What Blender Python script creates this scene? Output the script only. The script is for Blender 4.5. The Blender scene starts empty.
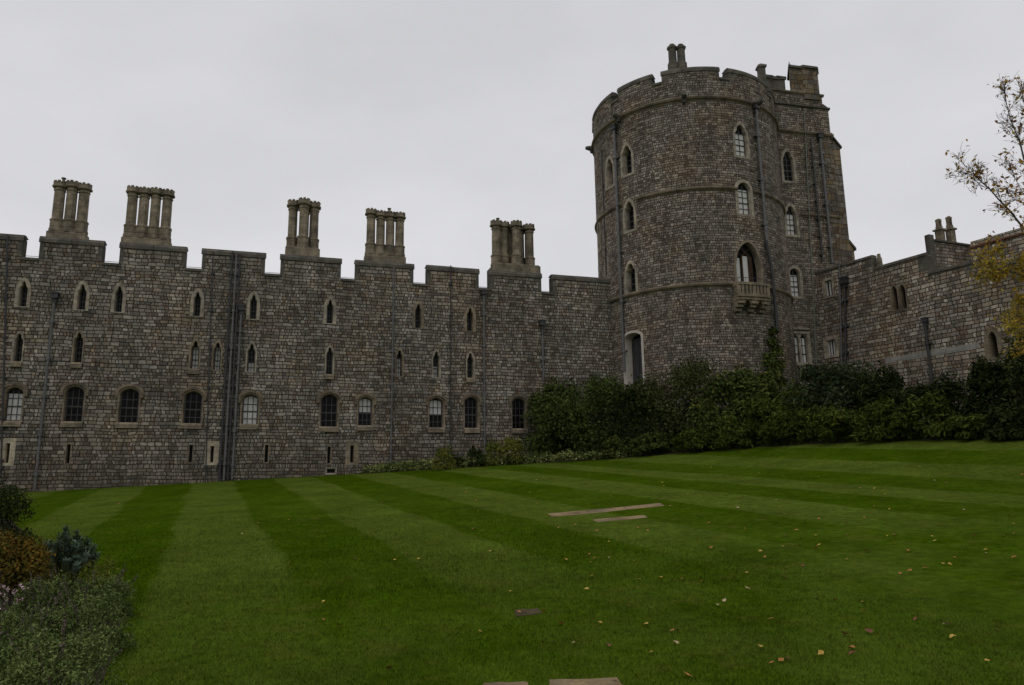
import bpy, math, random
import numpy as np
from mathutils import Vector, Matrix
from mathutils.geometry import delaunay_2d_cdt

# ------------------------------------------------------------------ camera, light, exposure
scn = bpy.context.scene
COL = scn.collection
R = math.radians
EYE = 1.87                      # camera height over the lawn
FPX, PITCH, ROLL = 760.0, 0.1911, -0.0142
W, H = 1024, 685

cam_data = bpy.data.cameras.new('camera')
cam = bpy.data.objects.new('camera', cam_data)
COL.objects.link(cam)
cam_data.sensor_width = 36.0
cam_data.lens = FPX / W * 36.0
cam_data.clip_start = 0.1
cam_data.clip_end = 4000.0
_U = Vector((0, -math.sin(PITCH), math.cos(PITCH)))
_F = Vector((0, math.cos(PITCH), math.sin(PITCH)))
_X = Vector((1, 0, 0))
_right = _X * math.cos(ROLL) + _U * math.sin(ROLL)
_up = -_X * math.sin(ROLL) + _U * math.cos(ROLL)
m = Matrix.Identity(4)
for i in range(3):
    m[i][0] = _right[i]; m[i][1] = _up[i]; m[i][2] = -_F[i]
m[2][3] = EYE
cam.matrix_world = m
scn.camera = cam

SUN_EL, SUN_AZ = R(58), R(215)          # soft daylight from behind-left, under cloud
world = bpy.data.worlds.new('World')
scn.world = world
world.use_nodes = True
nt = world.node_tree
nt.nodes.clear()
out = nt.nodes.new('ShaderNodeOutputWorld')
bg = nt.nodes.new('ShaderNodeBackground')
sky = nt.nodes.new('ShaderNodeTexSky')
sky.sky_type = 'NISHITA'
sky.sun_disc = False
sky.sun_elevation = SUN_EL
sky.sun_rotation = SUN_AZ
sky.air_density = 1.0
sky.dust_density = 4.0
# a closed cloud deck: the clear sky shows only as a faint tint through it
tc = nt.nodes.new('ShaderNodeTexCoord')
nz = nt.nodes.new('ShaderNodeTexNoise'); nz.inputs['Scale'].default_value = 1.9; nz.inputs['Detail'].default_value = 4; nz.inputs['Roughness'].default_value = .55
ramp = nt.nodes.new('ShaderNodeValToRGB')
ramp.color_ramp.elements[0].position = 0.3; ramp.color_ramp.elements[0].color = (6.25, 6.24, 6.55, 1)
ramp.color_ramp.elements[1].position = 0.7; ramp.color_ramp.elements[1].color = (7.55, 7.52, 7.75, 1)
mix = nt.nodes.new('ShaderNodeMix'); mix.data_type = 'RGBA'
mix.inputs['Factor'].default_value = 0.95
mp = nt.nodes.new('ShaderNodeMapping'); mp.inputs['Scale'].default_value = (1, 1, 2.2)
nt.links.new(tc.outputs['Generated'], mp.inputs['Vector'])
nt.links.new(mp.outputs['Vector'], nz.inputs['Vector'])
sx = nt.nodes.new('ShaderNodeSeparateXYZ'); nt.links.new(tc.outputs['Generated'], sx.inputs[0])
el = nt.nodes.new('ShaderNodeMapRange'); el.inputs['From Min'].default_value = 0.05; el.inputs['From Max'].default_value = 0.65; el.inputs['To Min'].default_value = 0.16; el.inputs['To Max'].default_value = -0.16
nt.links.new(sx.outputs['Z'], el.inputs['Value'])
ad = nt.nodes.new('ShaderNodeMath'); ad.operation = 'ADD'
nt.links.new(nz.outputs['Fac'], ad.inputs[0]); nt.links.new(el.outputs['Result'], ad.inputs[1])
nt.links.new(ad.outputs[0], ramp.inputs['Fac'])
nt.links.new(sky.outputs['Color'], mix.inputs['A'])
nt.links.new(ramp.outputs['Color'], mix.inputs['B'])
nt.links.new(mix.outputs['Result'], bg.inputs['Color'])
bg.inputs['Strength'].default_value = 0.1
nt.links.new(bg.outputs['Background'], out.inputs['Surface'])

sd = bpy.data.lights.new('sun', 'SUN')
sd.energy = 0.5
sd.angle = R(40)
sd.color = (1.0, 0.96, 0.9)
sun = bpy.data.objects.new('sun', sd)
COL.objects.link(sun)
_sd = Vector((math.cos(SUN_EL) * math.sin(SUN_AZ), math.cos(SUN_EL) * math.cos(SUN_AZ), math.sin(SUN_EL)))
sun.rotation_euler = (-_sd).to_track_quat('-Z', 'Y').to_euler()

vs = scn.view_settings
vs.view_transform = 'Standard'
vs.look = 'None'
vs.gamma = 1.0
vs.use_curve_mapping = False
vs.exposure = 0.0
scn.cycles.max_bounces = 6

# ------------------------------------------------------------------ helpers: rays and terrain
def ray(px, py):
    x = (px - 512) / FPX; y = -(py - 342.5) / FPX
    return _right * x + _up * y + _F

TX, TY = 0.026, 0.081           # the lawn climbs gently away from the viewer and to the right
def _rise(p):                   # the ground swells up towards the round tower and the right wall
    t = min(1.0, max(0.0, (p - 14.0) / 10.0))
    q = min(1.0, max(0.0, (p - 6.0) / 5.5))
    return t * t * (3 - 2 * t) + .17 * q * q * (3 - 2 * q)
def terrain(x, y):
    yy = min(max(y, -12.0), 70.0); xx = min(max(x, -70.0), 70.0)
    return TX * xx + TY * yy + _rise(.928 * xx + .373 * yy)

def ground(px, py):
    r = ray(px, py)
    lo, t = 2.0, 2.0
    while t < 90:
        if EYE + r.z * t < terrain(r.x * t, r.y * t): break
        lo = t; t += .25
    hi = t
    for _ in range(24):
        t = (lo + hi) / 2
        if EYE + r.z * t < terrain(r.x * t, r.y * t): hi = t
        else: lo = t
    return Vector((r.x * t, r.y * t, EYE + r.z * t))

def at_depth(px, py, Y):
    r = ray(px, py); t = Y / r.y
    return Vector((r.x * t, Y, EYE + r.z * t))

def at_height(px, py, z):
    r = ray(px, py); t = (z - EYE) / r.z
    return Vector((r.x * t, r.y * t, z))

# ------------------------------------------------------------------ helpers: objects
def link(name, me, parent=None):
    o = bpy.data.objects.new(name, me)
    COL.objects.link(o)
    if parent is not None:
        o.parent = parent
        if parent.parent is None:
            o.matrix_parent_inverse = Matrix.Translation(-Vector(parent.location))
    return o

def tag(o, label=None, cat=None, group=None, kind=None):
    if label: o['label'] = label
    if cat: o['category'] = cat
    if group: o['group'] = group
    if kind: o['kind'] = kind
    return o

def empty(name, loc, label, cat, group=None):
    o = bpy.data.objects.new(name, None)
    o.empty_display_size = 0.3
    o.location = loc
    COL.objects.link(o)
    return tag(o, label, cat, group)

class MB:
    """collects faces (with uv per corner) and links them as one mesh"""
    def __init__(s):
        s.v = []; s.f = []; s.uv = []; s.sm = []
    def face(s, pts, uvs=None, smooth=False):
        b = len(s.v)
        s.v.extend([tuple(p) for p in pts])
        s.f.append(tuple(range(b, b + len(pts))))
        s.uv.append(uvs if uvs else [(p[0] + p[1] * .3, p[2]) for p in pts])
        s.sm.append(smooth)
    def sheet(s, pts, tris, uvs, smooth=True):
        b = len(s.v)
        s.v.extend([tuple(p) for p in pts])
        for t in tris:
            s.f.append(tuple(b + i for i in t))
            s.uv.append([uvs[i] for i in t]); s.sm.append(smooth)
    def tube(s, pts, r, n=8, cap=True):
        pts = [Vector(p) for p in pts]
        rs = r if isinstance(r, (list, tuple)) else [r] * len(pts)
        rings = []
        acc = 0
        for i, p in enumerate(pts):
            d = (pts[min(i + 1, len(pts) - 1)] - pts[max(i - 1, 0)])
            if d.length < 1e-9: d = Vector((0, 0, 1))
            d.normalize()
            a = Vector((0, 0, 1)) if abs(d.z) < .9 else Vector((1, 0, 0))
            q = d.cross(a).normalized(); w = q.cross(d)
            if i: acc += (p - pts[i - 1]).length
            rings.append(([p + (q * math.cos(k / n * 2 * math.pi) + w * math.sin(k / n * 2 * math.pi)) * rs[i] for k in range(n)], acc))
        b = len(s.v)
        for ring, _ in rings: s.v.extend([tuple(x) for x in ring])
        for i in range(len(pts) - 1):
            for k in range(n):
                k2 = (k + 1) % n
                s.f.append((b + i * n + k, b + (i + 1) * n + k, b + (i + 1) * n + k2, b + i * n + k2))
                s.uv.append([(k / n, rings[i][1]), (k / n, rings[i + 1][1]), ((k + 1) / n, rings[i + 1][1]), ((k + 1) / n, rings[i][1])])
                s.sm.append(True)
        if cap:
            s.face(rings[0][0]); s.face(list(reversed(rings[-1][0])))
    def lathe(s, c, prof, n=8, rot=0.0, smooth=False):
        c = Vector(c)
        rings = [[c + Vector((r * math.cos(rot + k / n * 2 * math.pi), r * math.sin(rot + k / n * 2 * math.pi), z)) for k in range(n)] for r, z in prof]
        for i in range(len(prof) - 1):
            for k in range(n):
                k2 = (k + 1) % n
                u0 = k / n * 6.28 * prof[i][0]; u1 = (k + 1) / n * 6.28 * prof[i][0]
                s.face([rings[i][k], rings[i][k2], rings[i + 1][k2], rings[i + 1][k]],
                       [(u0, prof[i][1]), (u1, prof[i][1]), (u1, prof[i + 1][1]), (u0, prof[i + 1][1])], smooth)
        s.face(rings[-1]); s.face(list(reversed(rings[0])))
    def build(s, name, mat, parent=None):
        me = bpy.data.meshes.new(name)
        me.from_pydata(s.v, [], s.f)
        uvl = me.uv_layers.new(name='UVMap')
        flat = [c for uv in s.uv for p in uv for c in p]
        uvl.data.foreach_set('uv', flat)
        me.polygons.foreach_set('use_smooth', s.sm)
        me.materials.append(mat)
        me.update()
        return link(name, me, parent)

def np_mesh(name, V, F, mat, parent=None, smooth=False):
    """V (n,3), F (m,k) arrays -> one mesh object"""
    me = bpy.data.meshes.new(name)
    k = F.shape[1]
    me.vertices.add(len(V)); me.vertices.foreach_set('co', V.astype(np.float32).ravel())
    me.loops.add(F.size); me.loops.foreach_set('vertex_index', F.astype(np.int32).ravel())
    me.polygons.add(len(F))
    me.polygons.foreach_set('loop_start', (np.arange(len(F)) * k).astype(np.int32))
    me.polygons.foreach_set('loop_total', np.full(len(F), k, np.int32))
    me.polygons.foreach_set('use_smooth', np.full(len(F), smooth))
    me.update(calc_edges=True)
    me.validate()
    me.materials.append(mat)
    return link(name, me, parent)

# ------------------------------------------------------------------ materials
class NT:
    def __init__(s, name):
        s.mat = bpy.data.materials.new(name); s.mat.use_nodes = True
        s.t = s.mat.node_tree
        s.b = s.t.nodes['Principled BSDF']
    def n(s, typ, **kw):
        nd = s.t.nodes.new(typ)
        for k, v in kw.items(): setattr(nd, k, v)
        return nd
    def l(s, a, b): s.t.links.new(a, b)
    def put(s, sock, v):
        if hasattr(v, 'is_linked') or isinstance(v, bpy.types.NodeSocket): s.l(v, sock)
        else: sock.default_value = v
    def math(s, op, a, b=0.0, c=None, clamp=False):
        nd = s.n('ShaderNodeMath', operation=op); nd.use_clamp = clamp
        s.put(nd.inputs[0], a); s.put(nd.inputs[1], b)
        if c is not None: s.put(nd.inputs[2], c)
        return nd.outputs[0]
    def noise(s, vec, scale, detail=2.0, rough=0.5, dim='3D'):
        nd = s.n('ShaderNodeTexNoise'); nd.noise_dimensions = dim
        nd.inputs['Scale'].default_value = scale; nd.inputs['Detail'].default_value = detail
        nd.inputs['Roughness'].default_value = rough
        if vec is not None: s.l(vec, nd.inputs['Vector'])
        return nd.outputs['Fac']
    def ramp(s, fac, stops, interp='LINEAR'):
        nd = s.n('ShaderNodeValToRGB'); cr = nd.color_ramp; cr.interpolation = interp
        while len(cr.elements) < len(stops): cr.elements.new(0.5)
        for e, (p, c) in zip(cr.elements, stops):
            e.position = p; e.color = (*c, 1) if len(c) == 3 else c
        s.l(fac, nd.inputs['Fac'])
        return nd.outputs['Color']
    def map(s, v, a, b, c, d, smooth=False):
        nd = s.n('ShaderNodeMapRange'); nd.clamp = True
        if smooth: nd.interpolation_type = 'SMOOTHSTEP'
        s.put(nd.inputs['Value'], v)
        for k, x in zip(('From Min', 'From Max', 'To Min', 'To Max'), (a, b, c, d)): nd.inputs[k].default_value = x
        return nd.outputs['Result']
    def mix(s, fac, a, b, blend='MIX'):
        nd = s.n('ShaderNodeMix', data_type='RGBA', blend_type=blend)
        s.put(nd.inputs['Factor'], fac)
        for k, x in (('A', a), ('B', b)):
            if isinstance(x, (tuple, list)): x = (*x, 1) if len(x) == 3 else x
            s.put(nd.inputs[k], x) if not isinstance(x, tuple) else setattr(nd.inputs[k], 'default_value', x)
        return nd.outputs['Result']
    def bump(s, h, strength=0.5, dist=0.02):
        nd = s.n('ShaderNodeBump'); nd.inputs['Strength'].default_value = strength
        nd.inputs['Distance'].default_value = dist
        s.l(h, nd.inputs['Height']); s.l(nd.outputs['Normal'], s.b.inputs['Normal'])
    def col(s, c):
        s.put(s.b.inputs['Base Color'], (*c, 1) if isinstance(c, tuple) else c)
    def rough(s, r, spec=0.3):
        s.put(s.b.inputs['Roughness'], r); s.b.inputs['Specular IOR Level'].default_value = spec

def rubble(name, rowh, bw, pal, mortar, gap=0.022, foot=None):
    """coursed rubble: every stone has its own width, tone and slightly crooked edges"""
    k = NT(name)
    uv = k.n('ShaderNodeUVMap').outputs['UV']
    sep = k.n('ShaderNodeSeparateXYZ'); k.l(uv, sep.inputs[0])
    u, v = sep.outputs['X'], sep.outputs['Y']
    w1 = k.noise(uv, 0.7, 2); w2 = k.noise(uv, 4.5, 2); w3 = k.noise(uv, 2.6, 1)
    v1 = k.math('ADD', v, k.math('MULTIPLY', k.math('SUBTRACT', w1, .5), .16))
    v1 = k.math('ADD', v1, k.math('MULTIPLY', k.math('SUBTRACT', w2, .5), rowh * .3))
    u1 = k.math('ADD', u, k.math('MULTIPLY', k.math('SUBTRACT', w3, .5), bw * .7))
    # course height varies up the wall
    cv = k.n('ShaderNodeCombineXYZ'); k.l(v1, cv.inputs['Y'])
    v2 = k.math('ADD', v1, k.math('MULTIPLY', k.noise(cv.outputs[0], 1.3, 2), rowh * 1.7))
    vr = k.math('DIVIDE', v2, rowh)
    row = k.math('FLOOR', vr); fv = k.math('FRACT', vr)
    wn = k.n('ShaderNodeTexWhiteNoise', noise_dimensions='1D'); k.l(row, wn.inputs['W'])
    sc = k.n('ShaderNodeSeparateColor'); k.l(wn.outputs['Color'], sc.inputs[0])
    wd = k.math('MULTIPLY_ADD', wn.outputs['Value'], bw * .6, bw * .75)
    u2 = k.math('DIVIDE', k.math('ADD', u1, k.math('MULTIPLY', sc.outputs[0], 17.0)), wd)
    colm = k.math('FLOOR', u2); fu = k.math('FRACT', u2)
    cmb = k.n('ShaderNodeCombineXYZ'); k.l(colm, cmb.inputs[0]); k.l(row, cmb.inputs[1])
    w0 = k.n('ShaderNodeTexWhiteNoise', noise_dimensions='2D'); k.l(cmb.outputs[0], w0.inputs['Vector'])
    split = k.math('GREATER_THAN', w0.outputs['Value'], 0.55)
    fu2 = k.math('MULTIPLY', fu, 2.0)
    half = k.math('MULTIPLY', k.math('FLOOR', fu2), split)
    fus = k.math('ADD', k.math('MULTIPLY', k.math('FRACT', fu2), split), k.math('MULTIPLY', fu, k.math('SUBTRACT', 1.0, split)))
    weff = k.math('DIVIDE', wd, k.math('ADD', 1.0, split))
    c2 = k.n('ShaderNodeCombineXYZ'); k.l(k.math('MULTIPLY_ADD', half, .37, colm), c2.inputs[0]); k.l(row, c2.inputs[1])
    wid = k.n('ShaderNodeTexWhiteNoise', noise_dimensions='2D'); k.l(c2.outputs[0], wid.inputs['Vector'])
    eu = k.math('MULTIPLY', k.math('MINIMUM', fus, k.math('SUBTRACT', 1.0, fus)), weff)
    ev = k.math('MULTIPLY', k.math('MINIMUM', fv, k.math('SUBTRACT', 1.0, fv)), rowh)
    # rounded stones: joint distance from both directions
    ed = k.math('SMOOTH_MIN', eu, ev, 0.03)
    ed = k.math('ADD', ed, k.math('MULTIPLY', k.math('SUBTRACT', k.noise(uv, 16, 2), .5), gap * .8))
    mask = k.map(ed, gap * .35, gap * 1.5, 0, 1, True)
    base = k.ramp(wid.outputs['Value'], pal, 'CONSTANT')
    sid = k.n('ShaderNodeSeparateColor'); k.l(wid.outputs['Color'], sid.inputs[0])
    tone = k.map(sid.outputs[1], 0, 1, .80, 1.40)
    grain = k.map(k.noise(uv, 9, 5, .65), .3, .7, .72, 1.25)
    tone = k.math('MULTIPLY', tone, grain)
    big = k.map(k.noise(uv, .22, 5, .65), .3, .72, .66, 1.2)
    tone = k.math('MULTIPLY', tone, big)
    streak = k.n('ShaderNodeMapping'); streak.inputs['Scale'].default_value = (1.6, .12, 1); k.l(uv, streak.inputs['Vector'])
    tone = k.math('MULTIPLY', tone, k.map(k.noise(streak.outputs[0], 1.0, 3, .6), .32, .62, .70, 1.1))
    if foot:
        # bigger, browner stones with damp staining in the lowest storey
        fz = k.math('ADD', v, k.math('MULTIPLY', k.math('SUBTRACT', k.noise(uv, .5, 3), .5), 1.6))
        tone = k.math('MULTIPLY', tone, k.map(fz, foot - 1.2, foot + 1.5, .72, 1.0))
        base = k.mix(k.map(fz, foot - 1.2, foot + 1.2, .35, 0.0), base, (.125, .095, .066))
    tc3 = k.n('ShaderNodeCombineXYZ')
    for i in range(3): k.l(tone, tc3.inputs[i])
    c = k.mix(1.0, base, tc3.outputs[0], 'MULTIPLY')
    mc = k.mix(k.map(k.noise(uv, 3, 2), .35, .65, 0, 1), mortar, tuple(x * 1.7 for x in mortar))
    # older and newer faces: slow drift between warm and cool stone, with scattered lichen
    c = k.mix(1.0, c, k.ramp(k.noise(uv, .38, 4, .6), [(.36, (.93, .96, 1.0)), (.5, (1, 1, 1)), (.66, (1.07, 1.0, .90))]), 'MULTIPLY')
    c = k.mix(k.map(k.noise(uv, 1.7, 6, .75), .60, .72, 0, .45), c, (.27, .255, .215))
    c = k.mix(k.map(k.noise(uv, .9, 6, .7), .60, .74, 0, .6), c, (.060, .055, .046))
    k.col(k.mix(mask, mc, c))
    k.rough(.95, .04)
    k.bump(k.math('ADD', k.math('MULTIPLY', mask, .8), k.math('MULTIPLY', k.noise(uv, 14, 4, .6), .5)), .8, .035)
    return k.mat

GREY = [(0, (0.204, 0.180, 0.148)), (.16, (0.272, 0.243, 0.201)), (.34, (0.144, 0.128, 0.105)), (.46, (0.228, 0.196, 0.152)), (.60, (0.320, 0.286, 0.237)),
        (.72, (0.165, 0.134, 0.100)), (.84, (0.250, 0.223, 0.183)), (.93, (0.176, 0.132, 0.096)), (.98, (0.274, 0.216, 0.150))]
GREYT = [(0, (0.201, 0.175, 0.143)), (.18, (0.264, 0.230, 0.186)), (.36, (0.134, 0.113, 0.092)), (.5, (0.217, 0.181, 0.142)), (.63, (0.310, 0.272, 0.223)),
         (.75, (0.155, 0.122, 0.093)), (.86, (0.241, 0.209, 0.169)), (.95, (0.170, 0.128, 0.094)), (.985, (0.283, 0.224, 0.153))]
WARM = [(0, (0.233, 0.202, 0.161)), (.18, (0.294, 0.259, 0.207)), (.36, (0.173, 0.145, 0.116)), (.48, (0.244, 0.196, 0.146)), (.62, (0.351, 0.312, 0.255)),
        (.74, (0.188, 0.141, 0.100)), (.86, (0.268, 0.233, 0.186)), (.93, (0.193, 0.141, 0.102)), (.98, (0.279, 0.221, 0.155))]
M = {}
M['wall'] = rubble('range rubble', .155, .30, GREY, (.034, .029, .023), .016, foot=3.4)
M['tower'] = rubble('tower rubble', .132, .262, GREYT, (.033, .028, .022), .0135)
M['warm'] = rubble('garden rubble', .18, .36, WARM, (.035, .030, .024), .018)
M['quoin'] = rubble('quoin ashlar', .32, .5, [(0, (.20, .172, .130)), (.2, (.16, .140, .112)), (.4, (.21, .158, .095)), (.55, (.13, .116, .098)), (.7, (.18, .137, .088)), (.85, (.145, .105, .070))], (.05, .043, .035), .018)

def stone(name, c, var=.35, lichen=None, blocks=True):
    k = NT(name)
    g = k.n('ShaderNodeNewGeometry').outputs['Position']
    f = k.map(k.noise(g, 2.3, 5, .65), .3, .7, 1 - var, 1 + var * .8)
    f = k.math('MULTIPLY', f, k.map(k.noise(g, 22, 3, .6), .3, .7, .85, 1.12))
    if blocks:      # dressed blocks: joints every half metre or so
        br = k.n('ShaderNodeTexBrick'); br.inputs['Scale'].default_value = 1.0
        br.inputs['Brick Width'].default_value = .55; br.inputs['Row Height'].default_value = .34
        br.inputs['Mortar Size'].default_value = .008
        br.inputs['Color1'].default_value = (.82, .82, .82, 1); br.inputs['Color2'].default_value = (1.12, 1.1, 1.05, 1); br.inputs['Mortar'].default_value = (.45, .45, .45, 1)
        k.l(k.n('ShaderNodeUVMap').outputs['UV'], br.inputs['Vector'])
    cc = k.n('ShaderNodeCombineXYZ')
    for i in range(3): k.l(f, cc.inputs[i])
    col = k.mix(1.0, (*c, 1), cc.outputs[0], 'MULTIPLY')
    if blocks: col = k.mix(1.0, col, br.outputs['Color'], 'MULTIPLY')
    if lichen: col = k.mix(k.map(k.noise(g, 1.4, 4, .7), .48, .68, 0, .75), col, lichen)
    k.col(col); k.rough(.92, .05)
    k.bump(k.noise(g, 30, 4, .6), .5, .012)
    return k.mat
M['lime'] = stone('dressed limestone', (.35, .31, .245), .36, (.10, .092, .078))
M['limedull'] = stone('stained limestone', (.24, .20, .145), .42, (.085, .078, .065))
M['limelight'] = stone('pale limestone', (.46, .40, .30), .3, (.16, .14, .11))
M['coping'] = stone('weathered coping', (.125, .115, .098), .4, (.075, .07, .06))
M['string'] = stone('string course stone', (.19, .155, .11), .4, (.07, .064, .055))
M['chimney'] = stone('chimney stone', (.235, .20, .148), .5, (.075, .068, .055))
M['render'] = stone('lime plaster', (.50, .46, .40), .18, None, False)
M['bandgrey'] = stone('pale grey band stone', (.25, .24, .222), .25, None)
M['tile'] = stone('red brown roof tile', (.15, .075, .05), .4, (.09, .07, .05))
M['slab'] = stone('paving stone', (.25, .185, .10), .6, (.12, .105, .08), False)
M['slabdark'] = stone('dark drain cover', (.085, .066, .036), .6, None, False)
M['leadgrey'] = stone('roof lead', (.12, .12, .125), .2, None, False)

def plain(name, c, rough=.5, spec=.4, var=.15, metal=0.0, scale=6):
    k = NT(name)
    g = k.n('ShaderNodeNewGeometry').outputs['Position']
    f = k.map(k.noise(g, scale, 4, .6), .3, .7, 1 - var, 1 + var)
    cc = k.n('ShaderNodeCombineXYZ')
    for i in range(3): k.l(f, cc.inputs[i])
    k.col(k.mix(1.0, (*c, 1), cc.outputs[0], 'MULTIPLY'))
    k.rough(rough, spec); k.b.inputs['Metallic'].default_value = metal
    return k.mat
M['iron'] = plain('painted iron', (.032, .031, .032), .55, .4, .3)
M['lead'] = plain('lead pipe', (.10, .098, .097), .5, .4, .35)
M['copper'] = plain('lightning tape', (.14, .155, .12), .6, .3, .2)
M['bars'] = plain('dark glazing bar', (.045, .042, .038), .5)
M['wbars'] = plain('white glazing bar', (.42, .41, .38), .5)
M['blind'] = plain('cream blind', (.56, .55, .52), .7, .3, .1, 0, 2)
M['curtain'] = plain('brown curtain', (.05, .032, .02), .9, .1, .4, 0, 4)
M['bark'] = plain('bark', (.055, .045, .037), .95, .1, .35, 0, 14)
M['twig'] = plain('twig', (.085, .07, .055), .95, .1, .3, 0, 14)
M['soil'] = plain('bed soil', (.032, .024, .017), 1, .1, .5, 0, 8)
def glass():
    k = NT('old glass')
    g = k.n('ShaderNodeNewGeometry').outputs['Position']
    k.col(k.ramp(k.noise(g, 1.3, 2), [(.3, (.003, .003, .003)), (.7, (.013, .013, .014))]))
    k.rough(.22, .06)
    k.bump(k.noise(g, 3.0, 2), .12, .03)
    return k.mat
M['glass'] = glass()

def leafmat(name, stops, rough=.7, spec=.05, trans=.0):
    k = NT(name)
    gm = k.n('ShaderNodeNewGeometry')
    f = gm.outputs['Random Per Island']
    clump = k.noise(gm.outputs['Position'], 1.4, 2)
    f = k.math('ADD', k.math('MULTIPLY', f, .62), k.math('MULTIPLY', k.map(clump, .3, .7, 0, 1), .38))
    k.col(k.ramp(f, stops)); k.rough(rough, spec)
    if trans:
        tb = k.n('ShaderNodeBsdfTranslucent'); mx = k.n('ShaderNodeMixShader'); mx.inputs[0].default_value = trans
        k.l(k.ramp(f, stops), tb.inputs['Color'])
        k.l(k.b.outputs[0], mx.inputs[1]); k.l(tb.outputs[0], mx.inputs[2])
        k.l(mx.outputs[0], k.t.nodes['Material Output'].inputs['Surface'])
    return k.mat
M['laurel'] = leafmat('laurel leaf', [(0, (0.0172, 0.0257, 0.0057)), (.5, (0.0486, 0.0715, 0.0157)), (.85, (0.0944, 0.1230, 0.0315)), (1, (0.1430, 0.1716, 0.0501))])
M['olive'] = leafmat('olive leaf', [(0, (0.0161, 0.0207, 0.0069)), (.5, (0.0414, 0.0529, 0.0161)), (.85, (0.0759, 0.0851, 0.0253)), (1, (0.1150, 0.1092, 0.0345))])
M['glaucous'] = leafmat('rhododendron leaf', [(0, (0.0115, 0.0196, 0.0069)), (.5, (0.0322, 0.0483, 0.0184)), (.85, (0.0690, 0.0897, 0.0414)), (1, (0.1150, 0.1380, 0.0759))])
M['climber'] = leafmat('climber leaf', [(0, (0.0176, 0.0286, 0.0077)), (.5, (0.0528, 0.0726, 0.0165)), (.82, (0.0990, 0.1155, 0.0242)), (.95, (0.1760, 0.1540, 0.0330)), (1, (0.1650, 0.0660, 0.0220))])
M['peony'] = leafmat('peony leaf', [(0, (0.0158, 0.0264, 0.0040)), (.5, (0.0475, 0.0713, 0.0106)), (.85, (0.0871, 0.1082, 0.0185)), (1, (0.1716, 0.1518, 0.0264))])
M['darkever'] = leafmat('dark evergreen leaf', [(0, (.008, .012, .003)), (.5, (.021, .031, .008)), (.9, (.042, .054, .015)), (1, (.062, .072, .022))])
M['varieg'] = leafmat('variegated leaf', [(0, (0.0386, 0.0632, 0.0175)), (.45, (0.1053, 0.1404, 0.0386)), (.75, (0.2457, 0.2633, 0.0878)), (1, (0.5265, 0.4914, 0.2106))])
M['box'] = leafmat('golden shrub leaf', [(0, (0.0449, 0.0598, 0.0120)), (.5, (0.1121, 0.1271, 0.0224)), (.9, (0.1943, 0.1943, 0.0373)), (1, (0.2542, 0.2392, 0.0598))])
M['rust'] = leafmat('rusty leaf', [(0, (0.0351, 0.0333, 0.0068)), (.4, (0.0789, 0.0756, 0.0135)), (.68, (0.1317, 0.0937, 0.0162)), (.88, (0.2281, 0.1058, 0.0189)), (1, (0.3335, 0.1663, 0.0216))])
M['bluegreen'] = leafmat('blue green leaf', [(0, (0.0270, 0.0405, 0.0257)), (.5, (0.0702, 0.1053, 0.0702)), (1, (0.1350, 0.1823, 0.1283))])
M['catmint'] = leafmat('catmint leaf', [(0, (0.0261, 0.0407, 0.0099)), (.5, (0.0958, 0.1354, 0.0363)), (.85, (0.1850, 0.2257, 0.0743)), (1, (0.2830, 0.3160, 0.1239))])
M['seedhead'] = leafmat('faded flower spike', [(0, (.05, .038, .03)), (.6, (.095, .074, .066)), (1, (.15, .125, .10))])
M['pink'] = leafmat('pale pink petal', [(0, (.36, .22, .25)), (1, (.58, .44, .45))])
M['autumn'] = leafmat('autumn leaf', [(0, (.10, .035, .010)), (.3, (.24, .09, .012)), (.55, (.36, .19, .02)), (.8, (.42, .29, .035)), (1, (.16, .16, .03))], .55, .25, .3)
M['autumnyellow'] = leafmat('yellowing leaf', [(0, (.13, .13, .02)), (.4, (.32, .25, .03)), (.75, (.48, .33, .03)), (1, (.36, .15, .015))], .55, .25, .3)
for nm, c in (('yellow', (.42, .28, .05)), ('orange', (.34, .14, .03)), ('brown', (.15, .05, .022)), ('pale', (.42, .31, .17))):
    M['fallen_' + nm] = plain('fallen leaf ' + nm, c, .6, .3, .3, 0, 40)

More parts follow.
